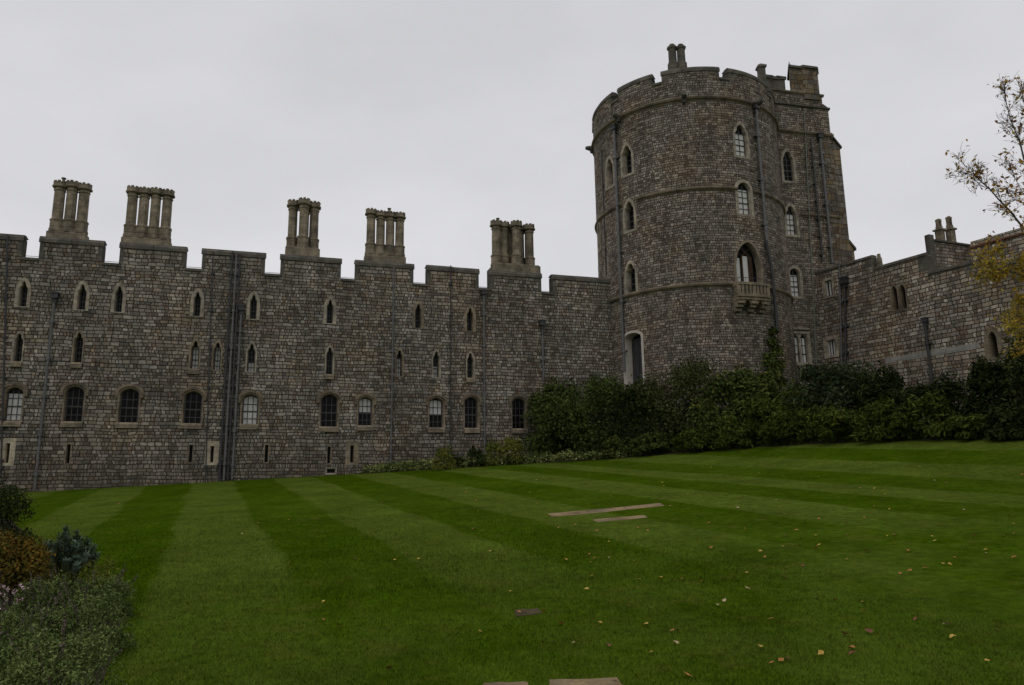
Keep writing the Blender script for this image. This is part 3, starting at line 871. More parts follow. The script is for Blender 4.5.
# ------------------------------------------------------------------ the round tower
F_tow = Round(TC, TR)
Z1, Z2, Z3 = EYE + 9.796, EYE + 14.814, EYE + 19.766       # string courses
gt = terrain(*TC)
tow = empty('round_tower', (TC[0], TC[1], gt), 'great round stone tower with battlements, string courses and a balconied window', 'tower')
ZT_M = F_tow.uz(700, 66)[1]; ZT_C = F_tow.uz(724, 78.5)[1]
print('tower', Z1, Z2, Z3, ZT_C, ZT_M, gt)
th = []
rr = random.Random(9)
def twin(cx, y0, y1, w=None, wpx=8, **kw):
    k = dict(kind='cusped', okind='lancet', sw=.14, sb=.13, depth=.36, holes=th, bars=(1, 4), barw=.035, barmat='bars', mat='lime')
    k.update(kw)
    return px_window(tow, F_tow, cx, y0, y1, wpx, w=w, **k)
WT = .62
twin(610.3, 158, 186, WT); twin(627.6, 145, 174, WT); twin(630, 201, 230, WT); twin(599.5, 222, 250, WT); twin(631.6, 263, 294, WT)
twin(742.2, 125, 156, wpx=11.5, blind=(.03, .74), depth=.17); twin(745.6, 183, 214, wpx=12, kind='round', okind='round', sw=.16, blind=(.03, .80), depth=.17)
# the tall doorway on the left flank, plastered reveal
dw = px_window(tow, F_tow, 634.5, 332.5, 390, 20, w=1.15, kind='seg', okind='seg', sw=.12, sb=0, depth=.5, holes=th, bars=None, mat='render', name='doorway')
ud, zd = F_tow.uz(634.5, 390)
db = MB(); fbox(db, F_tow, ud - .5, ud + .5, zd - .02, zd + 2.7, -.49, -.45); fbox(db, F_tow, ud - .03, ud + .03, zd, zd + 2.7, -.45, -.42)
db.build('door', M['iron'], dw)
# the large balcony window
wb = twin(750.5, 242.5, 284, wpx=24, kind='point', okind='point', sw=.12, sb=0, depth=.3, bars=None, mat='limedull')
ub, zbk = F_tow.uz(750, 284)
hb = F_tow.uz(750, 243.5)[1] - zbk
wbw = abs(F_tow.uz(761, 264)[0] - F_tow.uz(739, 264)[0])
mbk = MB()
for x in (-wbw * .17, wbw * .17): fbox(mbk, F_tow, ub + x - .045, ub + x + .045, zbk, zbk + hb * .74, -.29, -.22)
for i in range(12):      # intersecting tracery heads
    for sx in (-1, 1):
        t0, t1 = i / 12, (i + 1) / 12
        xa = sx * (-wbw * .17 + wbw * .5 * t0); xb = sx * (-wbw * .17 + wbw * .5 * t1)
        ya = hb * (.70 + .2 * math.sin(t0 * 1.5)); yb = hb * (.70 + .2 * math.sin(t1 * 1.5))
        if abs(xb) < wbw * .34: mbk.tube([F_tow.P(ub + xa, zbk + ya, -.26), F_tow.P(ub + xb, zbk + yb, -.26)], .04, 5)
mbk.build('mullion', M['curtain'], wb)
for x0, x1, nm, mt in ((-.48, -.24, 'curtain', 'blind'), (-.1, .13, 'curtain', 'blind'), (.2, .36, 'curtain', 'curtain')):
    cm = MB(); fbox(cm, F_tow, ub + x0 * wbw, ub + x1 * wbw, zbk + .03, zbk + hb * (.66 if x0 < -.2 else .72), -.293, -.285); cm.build(nm, M[mt], wb)

tb = MB()
zb0 = gt - 3.0
circ = 2 * math.pi * TR
facade_sheet(tb, F_tow, [(-circ / 2, zb0), (circ / 2, zb0), (circ / 2, ZT_C), (-circ / 2, ZT_C)], th, .36)
# battlements: gap centres measured along the parapet, the rest repeats round the back
gaps = [F_tow.uz(614.8, 101)[0], F_tow.uz(656.5, 82)[0], F_tow.uz(724, 76)[0]]
print('gaps', gaps)
gw = .55
step_g = gaps[2] - gaps[1]
allg = sorted(gaps + [gaps[2] + step_g * k for k in (1, 2, 3)] + [gaps[0] - step_g * k for k in (1, 2)])
edges_ = [(-circ / 2 + .0)] 
segs = []; last = -circ / 2
for g in allg:
    if g - gw / 2 <= last or g + gw / 2 >= circ / 2: continue
    segs.append((last, g - gw / 2)); last = g + gw / 2
segs.append((last, circ / 2))
for a, b in segs: fbox(tb, F_tow, a, b, ZT_C, ZT_M - .1, -.6, 0, step=.3)
# inner face of the parapet and the flat roof
k = 60
for i in range(k):
    a0 = -circ / 2 + circ * i / k; a1 = -circ / 2 + circ * (i + 1) / k
    tb.face([F_tow.P(a1, ZT_C - .9, -.6), F_tow.P(a0, ZT_C - .9, -.6), F_tow.P(a0, ZT_C, -.6), F_tow.P(a1, ZT_C, -.6)], [(a1, ZT_C - .9), (a0, ZT_C - .9), (a0, ZT_C), (a1, ZT_C)])
tb.build('wall', M['tower'], tow)
rf = MB(); rf.face([F_tow.P(-circ / 2 + circ * i / k, ZT_C - .85, -.58) for i in range(k)]); rf.build('roof', M['leadgrey'], tow)
cp = MB()
for i, (a, b) in enumerate(segs):
    moulding(cp, F_tow, a - .04, b + .04, ZT_M - .03, COPE, .3)
    for uu, sg in ((a, 1), (b, -1)):
        lo, hi = sorted((uu - sg * .004, uu + sg * .2)); fbox(cp, F_tow, lo, hi, ZT_C + .08, ZT_M - .12, -.61, .006)
    if i + 1 < len(segs): moulding(cp, F_tow, b + .002, segs[i + 1][0] - .002, ZT_C + .05, [(0, -.16), (.06, -.13), (.06, -.02), (-.1, .03), (-.62, 0)])
cp.build('coping', M['coping'], tow)
STR = [(-.02, -.20), (.04, -.12), (.10, -.09), (.13, -.02), (.11, .02), (-.02, .11)]
for zc, sc in ((Z1, 1.0), (Z2, .9), (Z3, 1.15)):
    cut = {Z1: [(F_tow.uz(738, 284)[0], F_tow.uz(768, 286)[0])], Z2: [(F_tow.uz(629.8, 206)[0] - .5, F_tow.uz(629.8, 206)[0] + .5), (F_tow.uz(745.6, 190)[0] - .5, F_tow.uz(745.6, 190)[0] + .5)], Z3: []}[zc]
    x = -circ / 2
    for c_ in cut + [(circ / 2, None)]:
        sm = MB(); moulding(sm, F_tow, x, c_[0], zc, [(n * sc, d * sc) for n, d in STR], .3); x = c_[1]
        sm.build('string_course', M['string'], tow)
# gargoyle spouts on the top course
for cx, cy in ((593.7, 154), (620, 126), (684, 98), (755, 104)):
    ug, zg = F_tow.uz(cx, cy); sp = MB()
    sp.tube([F_tow.P(ug, Z3 - .05, 0), F_tow.P(ug, Z3 - .02, .25), F_tow.P(ug, Z3 + .02, .48)], [.17, .15, .09], 7)
    sp.tube([F_tow.P(ug, Z3 - .1, .1), F_tow.P(ug, Z3 - .32, .1)], [.16, .1], 7)
    sp.build('gargoyle', M['coping'], tow)
# balcony: corbelled slab with a pierced parapet
PB = .62
_Fp = Round(TC, TR + PB)
_l, _r = [_Fp.uz(px, 292)[0] * TR / (TR + PB) for px in (738, 770)]
bal_w = _r - _l; ubl = (_l + _r) / 2
zs_ = _Fp.uz(754, 299.5)[1]
sl = MB()
fbox(sl, F_tow, ubl - bal_w / 2, ubl + bal_w / 2, zs_, zs_ + .2, -.1, PB)
moulding(sl, F_tow, ubl - bal_w / 2 - .03, ubl + bal_w / 2 + .03, zs_ + .2, [(PB, -.1), (PB + .07, -.06), (PB + .07, .0), (PB - .02, .03)])
bal = sl.build('balcony', M['limedull'], tow)
bm_ = MB()
zr = zs_ + .2
fbox(bm_, F_tow, ubl - bal_w / 2 + .02, ubl + bal_w / 2 - .02, zr, zr + .1, PB - .15, PB - .01)
fbox(bm_, F_tow, ubl - bal_w / 2, ubl + bal_w / 2, zr + .54, zr + .67, PB - .18, PB + .02)
nb = 8
for i in range(nb + 1):
    x = ubl - bal_w / 2 + .07 + (bal_w - .14) * i / nb
    wd_ = .085 if i % 4 == 0 else .05
    fbox(bm_, F_tow, x - wd_, x + wd_, zr + .1, zr + .54, PB - .14, PB - .02)
for s_ in (-1, 1):
    x = ubl + s_ * (bal_w / 2 - .09)
    fbox(bm_, F_tow, x - .07, x + .07, zr, zr + .1, -.05, PB - .16)
    fbox(bm_, F_tow, x - .08, x + .08, zr + .54, zr + .66, -.05, PB - .19)
    for j in range(3): fbox(bm_, F_tow, x - .05, x + .05, zr + .1, zr + .54, .08 + j * .14, .15 + j * .14)
bm_.build('balustrade', M['limedull'], bal)
rl = MB()
for i in range(9):
    x = ubl - bal_w / 2 + .08 + (bal_w - .16) * i / 8
    rl.tube([F_tow.P(x, zr + .67, PB - .08), F_tow.P(x, zr + .90, PB - .08)], .013, 5)
rl.tube([F_tow.P(ubl - bal_w / 2 + .06 + (bal_w - .12) * i / 8, zr + .90, PB - .08) for i in range(9)], .016, 5)
rl.build('railing', M['iron'], bal)
for i in range(3):
    x = ubl + (i - 1) * (bal_w / 2 - .17); cb = MB()
    for j, (a, dz0, dz1) in enumerate(((PB - .06, -.17, 0), (PB - .22, -.33, -.17), (.2, -.5, -.33))):
        fbox(cb, F_tow, x - .15, x + .15, zs_ + dz0, zs_ + dz1 - .002, -.05, a)
    cb.build('corbel', M['limedull'], bal)
for i in range(2):      # little arches between the corbels
    xa = ubl - (bal_w / 2 - .17) + i * (bal_w / 2 - .17) + .15; xb = xa + bal_w / 2 - .17 - .30; ab = MB()
    for j in range(8):
        t0, t1 = j / 8, (j + 1) / 8
        y = lambda t: -.24 * (1 - math.sin(math.pi * t)) - .02
        fbox(ab, F_tow, xa + (xb - xa) * t0, xa + (xb - xa) * t1, zs_ + y(t0), zs_ - .003, -.04, PB - .1, z0b=zs_ + y(t1))
    ab.build('arch', M['limedull'], bal)
# pipes
drainpipe(tow, F_tow, (616.2, 131), (626, 372), .075, 'lead', .3, .13, 2.4)
drainpipe(tow, F_tow, (602.3, 150), (607, 276), .03, 'iron', None, .05, 3)
drainpipe(tow, F_tow, (754.6, 111), (764.3, 243), .075, 'lead', .32, .13, 2.4)
u0, z0 = F_tow.uz(764.3, 243); u1, z1 = F_tow.uz(768, 262); u2, z2 = F_tow.uz(771.3, 332)
bp = MB(); bp.tube([F_tow.P(u0, z0 + .1, .13), F_tow.P(u0 + .05, z0 - .3, .13), F_tow.P(u1, z1, .14), F_tow.P(u1 + .1, z1 - .8, .14), F_tow.P(u1 + .1, z2, .14)], .085, 8)
bp.build('drainpipe', M['iron'], tow)
# twin flues standing on the tower roof
def roof_flues(parent, pxs, pyb, pyt, Y, rad, mat, n=8):
    for px in pxs:
        b_ = at_depth(px, pyb, Y); t_ = at_depth(px, pyt, Y)
        f = MB(); h = t_.z - b_.z
        f.lathe((t_.x, t_.y, 0), [(rad * 1.3, b_.z - 1.6), (rad * 1.3, b_.z), (rad, b_.z + .1), (rad * .96, b_.z + h * .72), (rad * 1.25, b_.z + h * .78), (rad * 1.3, b_.z + h * .86), (rad * .7, b_.z + h * .92), (rad * .7, b_.z + h)], n, R(22.5))
        f.build('flue', M[mat], parent)
Yf = TC[1] - TR + 1.0
st = MB()
a_ = at_depth(676, 66, Yf)
st.lathe((a_.x, a_.y, 0), [(.75, ZT_C - .86), (.75, ZT_M + .1), (.62, ZT_M + .22)], 4, R(30)); so = st.build('chimney_stack', M['coping'], tow)
roof_flues(so, (671.8, 680.4), 64, 45, Yf, .22, 'coping')

# ------------------------------------------------------------------ the square tower behind it
B0 = Vector((15.303, 39.954, 0)); EB = Vector((.971, .238, 0)).normalized()
F_blk = Flat(B0, EB)
uc = F_blk.uz(830.7, 135.3)[0]                  # right corner
Z_BP = F_blk.uz(828, 108)[1]
gb = F_blk.P(uc / 2, 0, -3); gbz = terrain(gb.x, gb.y)
blk = empty('square_tower', (gb.x, gb.y, gbz), 'tall square stone tower with ochre corner stones, adjoining the round tower', 'tower')
print('block corner u', uc, 'parapet', Z_BP)
bh = []
def bwin(cx, y0, y1, wpx, **kw):
    k = dict(kind='cusped', okind='lancet', sw=.15, sb=.13, depth=.17, holes=bh, bars=(1, 4), barw=.035, mat='lime'); k.update(kw)
    return px_window(blk, F_blk, cx, y0, y1, wpx, **k)
bwin(789.5, 151.5, 181, 10)
bwin(792.6, 206, 235, 9.4, blind=(.03, .75))
bwin(796.5, 268.5, 296.5, 9.8, kind='round', okind='round', sw=.13, blind=(.03, .78))
w4 = bwin(801.5, 334, 362.5, 15.5, kind='rect', okind='rect', sw=.16, sb=.16, blind=(.03, .88), bars=(3, 2))
u4, z4 = F_blk.uz(801.5, 362.5); h4 = F_blk.uz(801.5, 334)[1] - z4
mm = MB(); fbox(mm, F_blk, u4 - .06, u4 + .06, z4, z4 + h4, -.16, -.02)
for s_ in (-1, 1):      # shouldered heads of the two lights
    for x0, x1, dz in ((.06, .12, .16), (.12, .2, .08), (.34, .41, .12)): fbox(mm, F_blk, min(u4 + s_ * x0, u4 + s_ * x1), max(u4 + s_ * x0, u4 + s_ * x1), z4 + h4 - dz, z4 + h4 - .003, -.15, -.03)
mm.build('mullion', M['lime'], w4)
hd = MB(); moulding(hd, F_blk, u4 - .62, u4 + .62, z4 + h4 + .2, [(-.02, 0), (.12, .02), (.12, .09), (-.02, .16)]); hd.build('hood_mould', M['lime'], w4)
bw_ = MB()
zb1 = gbz - 3
UL = -2.4
facade_sheet(bw_, F_blk, [(UL, zb1), (uc, zb1), (uc, Z_BP), (UL, Z_BP)], bh, 2.0)
D_ = -7.5
bw_.face([F_blk.P(uc, zb1, 0), F_blk.P(uc, zb1, D_), F_blk.P(uc, Z_BP, D_), F_blk.P(uc, Z_BP, 0)], [(0, zb1), (-D_, zb1), (-D_, Z_BP), (0, Z_BP)])
bw_.face([F_blk.P(uc, zb1, D_), F_blk.P(UL - 3, zb1, D_), F_blk.P(UL - 3, Z_BP, D_), F_blk.P(uc, Z_BP, D_)], [(0, zb1), (9, zb1), (9, Z_BP), (0, Z_BP)])
bw_.build('wall', M['tower'], blk)
rf = MB(); rf.face([F_blk.P(UL - 3, Z_BP - .25, -.35), F_blk.P(uc - .02, Z_BP - .25, -.35), F_blk.P(uc - .02, Z_BP - .25, D_), F_blk.P(UL - 3, Z_BP - .25, D_)]); rf.build('roof', M['leadgrey'], blk)
cp = MB(); moulding(cp, F_blk, UL, uc + .08, Z_BP, [(0, -.14), (.09, -.1), (.09, -.02), (-.30, .22), (-.36, .2), (-.36, -.24)])
F_bs = Flat(F_blk.P(uc, 0, 0), -F_blk.nrm)           # right flank
moulding(cp, F_bs, 0, 7.5, Z_BP, [(0, -.14), (.09, -.1), (.09, -.02), (-.30, .22), (-.36, .2), (-.36, -.24)])
cp.build('coping', M['coping'], blk)
for zc, sc in ((Z3, 1.1), (Z2, .85)):
    sm = MB(); SS = [(n * sc, d * sc) for n, d in STR]
    if zc == Z2:
        uw = F_blk.uz(792.6, 215)[0]; moulding(sm, F_blk, UL, uw - .48, zc, SS); sm.build('string_course', M['string'], blk); sm = MB(); moulding(sm, F_blk, uw + .48, uc + .1, zc, SS)
    else: moulding(sm, F_blk, UL, uc + .1, zc, SS)
    moulding(sm, F_bs, -.1, 7.5, zc, [(n * sc, d * sc) for n, d in STR]); sm.build('string_course', M['string'], blk)
# alternating ashlar quoins up the corner
qb = MB(); z = gbz; i = 0
while z < Z3 - .6:
    hq = rr.uniform(.32, .46); a = .62 if i % 2 else .36
    fbox(qb, F_blk, uc - a, uc + .012, z + .004, z + hq - .004, -a if i % 2 == 0 else -.62, .012)
    z += hq; i += 1
qb.build('quoins', M['quoin'], blk)
# buttress on the right flank with a sloping cap
yb_ = F_blk.P(uc + .6, 0, -.2).y
zbc = at_depth(842, 149, yb_).z
bu = MB()
wbt = 1.35
e2 = F_blk.e
ztop1 = at_depth(833.5, 137, yb_).z + .15
def slab_(mb, u0, u1, z0, z1, n0, n1, z1b): fbox(mb, F_blk, u0, u1, z0, z1, n0, n1, z1b=z1b)
wb_ = .62
slab_(bu, uc + .014, uc + wb_, zb1, ztop1 - .2, -1.7, -.12, zbc)
slab_(bu, uc + wb_ + .001, uc + wb_ + .28, zb1, Z2 - 1.4, -1.65, -.17, Z2 - 1.85)
bu.build('buttress', M['quoin'], blk)
bc = MB(); fbox(bc, F_blk, uc + .12, uc + wb_ + .1, ztop1 - .2, ztop1 - .06, -1.76, -.06, z0b=zbc, z1b=zbc + .12); bc.build('buttress_cap', M['coping'], blk); bc = MB()
fbox(bc, F_blk, uc + wb_ + .02, uc + wb_ + .4, Z2 - 1.4, Z2 - 1.25, -1.7, -.11, z0b=Z2 - 1.85, z1b=Z2 - 1.7)
bc.build('buttress_cap', M['coping'], blk)
# stair turret and flues above the parapet, set back from the face
T_ = 1.1
Ft = Flat(F_blk.P(0, 0, -T_), EB)
ta, zt0 = Ft.uz(763, 108); tb_, zt1 = Ft.uz(822.5, 105)
zl = Ft.uz(800, 92.5)[1]
tl = MB(); fbox(tl, Ft, ta - 1.0, tb_, Z_BP - .2, zl, -3.2, 0); tr = tl.build('turret', M['tower'], blk)
tu0 = Ft.uz(790.5, 80)[0]; tu1 = Ft.uz(821.5, 80)[0]; ztt = Ft.uz(805, 67.5)[1]
um = Ft.uz(801.5, 80)[0]
up = MB()
def prism(mb, pts, z0, z1):
    lo = [Vector((p.x, p.y, z0)) for p in pts]; hi = [Vector((p.x, p.y, z1)) for p in pts]
    mb.face(hi); mb.face(list(reversed(lo)))
    acc = 0
    for i in range(len(pts)):
        j = (i + 1) % len(pts); L = (pts[j] - pts[i]).length
        mb.face([lo[i], lo[j], hi[j], hi[i]], [(acc, z0), (acc + L, z0), (acc + L, z1), (acc, z1)]); acc += L
ch_ = .55
foot = lambda g: [Ft.P(tu0 - g, 0, -.05 + g), Ft.P(um, 0, -.05 + g), Ft.P(um + .1, 0, .1 + g), Ft.P(tu1 - .3, 0, .1 + g), Ft.P(tu1 + g, 0, -.3), Ft.P(tu1 + g + .1, 0, -1.0), Ft.P(tu1 - .2, 0, -1.3 - g), Ft.P(tu0 + .85 - g, 0, -1.3 - g)]
prism(up, foot(0), zl - .4, ztt - .1); uo = up.build('turret_top', M['quoin'], tr)
tc_ = MB(); prism(tc_, foot(.09), ztt - .1, ztt + .02); prism(tc_, foot(.02), ztt + .02, ztt + .09); tc_.build('turret_coping', M['coping'], tr)
ts = MB(); moulding(ts, Ft, ta - 1.0, tb_ + .1, zl, [(0, -.16), (.10, -.08), (.10, 0), (-.25, .12)]); ts.build('string_course', M['string'], tr)
for px, hw_ in ((770.5, .32), (777.8, .27), (784.6, .25)):
    uf = Ft.uz(px, 90)[0]; zft = Ft.uz(px, 73 if px < 772 else 74.5)[1]
    fm = MB(); fbox(fm, Ft, uf - hw_, uf + hw_, zl + .02, zft - .18, -1.0, -.25); fbox(fm, Ft, uf - hw_ - .07, uf + hw_ + .07, zft - .18, zft, -1.07, -.18)
    fm.build('flue', M['coping'], tr)
p_ = at_depth(762, 80, TC[1] - 1.0); zpt = at_depth(761, 64, TC[1] - 1.0).z
cm = MB(); cm.lathe((p_.x, p_.y, 0), [(.26, ZT_C - .9), (.26, zpt - .35), (.36, zpt - .28), (.36, zpt - .18), (.08, zpt)], 4, R(45)); cm.build('chimney', M['coping'], tow)
an = MB(); ap = Ft.uz(795.5, 68)[0]; an.tube([Ft.P(ap, ztt - .2, -.5), Ft.P(ap - .05, Ft.uz(794, 57.5)[1], -.5)], .026, 5)
an.tube([Ft.P(ap - .12, Ft.uz(794, 60)[1], -.5), Ft.P(ap + .06, Ft.uz(794, 60)[1] + .05, -.5)], .014, 5); an.build('aerial', M['lead'], blk)
# pipes on the flat face
drainpipe(blk, F_blk, (803.7, 112), (816, 366), .035, 'copper', None, .05, 3)
drainpipe(blk, F_blk, (811.3, 140), (820, 262), .05, 'iron', None, .1, 1.0)
drainpipe(blk, F_blk, (820, 140), (829.5, 264), .075, 'lead', .3, .13, 1.9)

# ------------------------------------------------------------------ garden wall range on the right
u_, z_ = F_blk.uz(815, 268)
RS = F_blk.P(u_, 0, 0)
rv_ = ray(65, 490); ER = -Vector((rv_.x, rv_.y, 0)).normalized()
F_r = Flat(RS, ER)
gr = F_r.P(6, 0, 0); grz = terrain(gr.x, gr.y)
rw = empty('garden_wall', (gr.x, gr.y, grz), 'warm grey stone wall with stepped top running from the square tower towards the right', 'wall')
rh = []
TOPS = [(-1.0, 3.42, 13.42), (3.42, 6.20, 12.75), (6.20, 8.38, 11.80), (8.38, 14.5, 11.33), (14.5, 24.0, 10.7)]
def rwin(cx, y0, y1, wpx, **kw):
    k = dict(kind='lancet', sw=.13, sb=.12, depth=.3, holes=rh, bars=None, mat='string'); k.update(kw)
    return px_window(rw, F_r, cx, y0, y1, wpx, **k)
rwin(896.2, 285.5, 310, 6.2, sw=.07, sb=.05); rwin(904.4, 284, 308.5, 6.2, sw=.07, sb=.05)
rwin(995, 331, 357, 8.5, sw=.2, depth=.5)
rwin(829.3, 280, 295.5, 7.5, kind='rect', okind='rect', bars=(1, 0), barw=.09, mat='lime', barmat='blind', depth=.16)
rwin(832, 339.5, 355.5, 9, kind='rect', okind='rect', sw=.17, bars=(2, 0), barw=.07, mat='lime', barmat='blind', depth=.16)
mb = MB()
zb2 = grz - 3.5
poly = [(-1, zb2), (24, zb2)]
for a, b, z in reversed(TOPS): poly += [(b, z - .1), (a, z - .1)]
facade_sheet(mb, F_r, poly, rh, 3.0)
mb.face([F_r.P(u, z, -.55) for u, z in reversed(poly)], [(u, z) for u, z in reversed(poly)])
for (a, b, z), (a2, b2, z2) in zip(TOPS, TOPS[1:]):
    mb.face([F_r.P(b, z2 - .1, 0), F_r.P(b, z2 - .1, -.55), F_r.P(b, z - .1, -.55), F_r.P(b, z - .1, 0)], [(0, z2), (.55, z2), (.55, z), (0, z)])
mb.face([F_r.P(24, zb2, 0), F_r.P(24, zb2, -.55), F_r.P(24, 10.6, -.55), F_r.P(24, 10.6, 0)], [(0, zb2), (.5, zb2), (.5, 10.6), (0, 10.6)])
mb.build('wall', M['warm'], rw)
cp = MB()
for i, (a, b, z) in enumerate(TOPS):
    k = max(1, round((b - a) / 1.25)); w = (b - a) / k
    for j in range(k): moulding(cp, F_r, a + w * j + .005, a + w * (j + 1) - .005, z - .03 + rr.uniform(-.01, .01), [(.0, -.17), (.06, -.14), (.06, -.03), (-.05, .02), (-.58, .03)])
    if i + 1 < len(TOPS):
        fbox(cp, F_r, b - .42, b + .012, TOPS[i + 1][2] + .03, z - .14, -.56, .012)
cp.build('coping', M['coping'], rw)
bd = MB(); ua = F_r.uz(885, 360)[0]; ubb = F_r.uz(979, 346)[0]; zbd = F_r.uz(930, 353.5)[1]
fbox(bd, F_r, ua, ubb, zbd - .13, zbd + .13, -.05, .012); bd.build('stone_band', M['bandgrey'], rw)
for p0, p1, r_, mt, hp in [((840.8, 262), (844, 390), .05, 'lead', None), ((846.2, 285), (847.5, 390), .06, 'iron', .36), ((928.3, 323), (932.8, 392), .06, 'iron', .24)]:
    drainpipe(rw, F_r, p0, p1, r_, mt, hp, .13, 1.3)
pt = MB(); p_ = F_r.P(3.62, 0, -.3); pt.lathe((p_.x, p_.y, 0), [(.16, 12.78), (.14, 13.2), (.10, 13.22), (.09, 13.42)], 6); pt.build('chimney_pot', M['chimney'], rw)

# ------------------------------------------------------------------ the building rising behind the garden wall
c0 = F_r.P(F_r.uz(934, 262)[0], 0, 0) 
r0 = ray(930, 240); t0 = (c0.y + 3.5) / r0.y
F_rb = Flat((r0.x * t0, r0.y * t0), (.94, .34))
zA = F_rb.uz(934, 235)[1]; uB, zB = F_rb.uz(976, 243.5)
ua = F_rb.uz(929, 235)[0]
gp = F_rb.P(1, 0, -2)
rb = empty('rear_building', (gp.x, gp.y, terrain(gp.x, gp.y)), 'low stone building with twin hooded chimney pots rising behind the right wall', 'building')
bm1 = MB()
fbox(bm1, F_rb, ua + .3, uB + 2.5, 4, zA - .25, -.36, 0, z1b=zA - .35)
bm1.build('wall', M['warm'], rb)
cq = MB(); fbox(cq, F_rb, ua - .05, ua + .298, 4, zA, -.25, .012)
moulding(cq, F_rb, ua + .31, uB + 2.5, zA - .25, [(0, -.12), (.1, -.09), (.1, .0), (-.38, .08)], zb=zA - .35)
cq.build('coping', M['coping'], rb)
for px, yb, yt in ((941.5, 236, 218), (952.5, 238, 215.5)):
    uu = F_rb.uz(px, yb)[0] + .12; z0 = F_rb.uz(px, yb)[1] - .3; z1 = F_rb.uz(px, yt)[1]; h = z1 - z0
    pm = MB(); n_ = -.18; q = .165
    fbox(pm, F_rb, uu - q, uu + q, z0, z0 + h * .5, n_ - q, n_ + q)
    fbox(pm, F_rb, uu - q - .07, uu + q + .07, z0 + h * .5, z0 + h * .56, n_ - q - .07, n_ + q + .07)
    fbox(pm, F_rb, uu - q + .04, uu + q - .04, z0 + h * .56, z0 + h * .68, n_ - .12, n_ + .12)
    fbox(pm, F_rb, uu - q + .05, uu - .06, z0 + h * .68, z0 + h * .90, n_ - .09, n_ + .09)
    fbox(pm, F_rb, uu + .06, uu + q - .05, z0 + h * .68, z0 + h * .90, n_ - .09, n_ + .09)
    fbox(pm, F_rb, uu - q + .05, uu + q - .05, z0 + h * .90, z0 + h * .97, n_ - .11, n_ + .11)
    fbox(pm, F_rb, uu - q + .12, uu + q - .12, z0 + h * .97, z0 + h, n_ - .08, n_ + .08)
    pm.build('chimney_pot', M['chimney'], rb)
F_rr = Flat(F_r.P(0, 0, -5.5), ER)
uR0, zR = F_rr.uz(970, 240)
fl = MB(); fbox(fl, F_rr, uR0, uR0 + 14, 4, zR - .1, -.5, 0); fl.build('rear_wing', M['warm'], rb)
fc = MB(); moulding(fc, F_rr, uR0 - .05, uR0 + 14, zR - .08, [(.0, -.42), (.08, -.40), (.08, -.32), (-.5, .06)]); fc.build('wing_coping', M['tile'], rb)

# ------------------------------------------------------------------ planting beds
def sheet_poly(name, pts, mat, label, cat, kind='structure', lift=.006):
    me = bpy.data.meshes.new(name)
    me.from_pydata([(p[0], p[1], terrain(p[0], p[1]) + lift) for p in pts], [], [tuple(range(len(pts)))])
    me.materials.append(mat)
    return tag(link(name, me), label, cat, kind=kind)
edge = [(345, 474.2), (440, 469), (540, 463), (620, 458), (690, 452.5), (760, 447), (830, 443.5), (900, 441), (1024, 438.6)]
eg = [ground(*p) for p in edge]
strip = MB()
far = [Vector((p.x * 1.0 + .0, p.y + 7, 0)) for p in eg]
for (a, b), (c, d) in zip(zip(eg, eg[1:]), zip(far, far[1:])):
    q = [Vector((p.x, p.y, terrain(p.x, p.y) + .006)) for p in (a, b, d, c)]
    strip.face(q)
o = strip.build('plant_bed', M['soil']); tag(o, 'dark soil bed under the shrubs along the castle walls', 'flower bed', kind='structure')
lb = [ground(-60, 500), ground(10, 520), ground(60, 562), ground(108, 600), ground(118, 640), ground(100, 690), ground(100, 800), ground(-500, 800), ground(-300, 560)]
sheet_poly('plant_bed', lb, M['soil'], 'dark soil of the flower bed at the left edge of the lawn', 'flower bed')

# ------------------------------------------------------------------ foliage
def leaf_quads(rg, pos, nrm, size, aspect, fold=.25, up=0.0):
    """one folded rhombus per leaf"""
    n = len(pos)
    t = rg.normal(size=(n, 3)); t[:, 2] += up
    t -= nrm * (t * nrm).sum(1, keepdims=True); t /= np.linalg.norm(t, axis=1, keepdims=True) + 1e-9
    b = np.cross(nrm, t)
    L = size * rg.uniform(.6, 1.25, (n, 1)); Wd = L * aspect * rg.uniform(.8, 1.2, (n, 1))
    p0 = pos - t * L * .5; p2 = pos + t * L * .5 - nrm * L * fold * .5
    p1 = pos + b * Wd * .5 + nrm * L * fold * .3; p3 = pos - b * Wd * .5 + nrm * L * fold * .3
    return np.stack([p0, p1, p2, p3], 1).reshape(-1, 3)

def blob_leaves(rg, blobs, n, size, aspect, shell=.30, tilt=.8, up=0.0):
    c = np.array([b[0] for b in blobs], float); r = np.array([b[1] for b in blobs], float)
    wgt = (r[:, 0] * r[:, 1] + r[:, 1] * r[:, 2] + r[:, 0] * r[:, 2]); wgt = wgt / wgt.sum()
    k = rg.choice(len(blobs), n, p=wgt)
    d = rg.normal(size=(n, 3)); d /= np.linalg.norm(d, axis=1, keepdims=True)
    d[:, 2] = np.where(d[:, 2] < -.5, -d[:, 2] * .6, d[:, 2])
    ph = k * 1.7
    lump = 1 + .12 * np.sin(d[:, 0] * 7 + ph) + .10 * np.sin(d[:, 1] * 9 + ph * 2) + .10 * np.sin(d[:, 2] * 8 + ph * 3) + .07 * np.sin(d[:, 0] * 17 + d[:, 2] * 13 + ph)
    rad = (1 - np.abs(rg.normal(size=n)) * shell).clip(.05, 1.0) * lump
    rad += np.where(rg.random(n) < .05, rg.uniform(0, .16, n), 0)
    pos = c[k] + d * r[k] * rad[:, None]
    nr = d / r[k] * r[k].mean(1, keepdims=True) + rg.normal(size=(n, 3)) * tilt + np.array([0, 0, .35])
    nr /= np.linalg.norm(nr, axis=1, keepdims=True)
    return leaf_quads(rg, pos, nr, size, aspect, up=up)

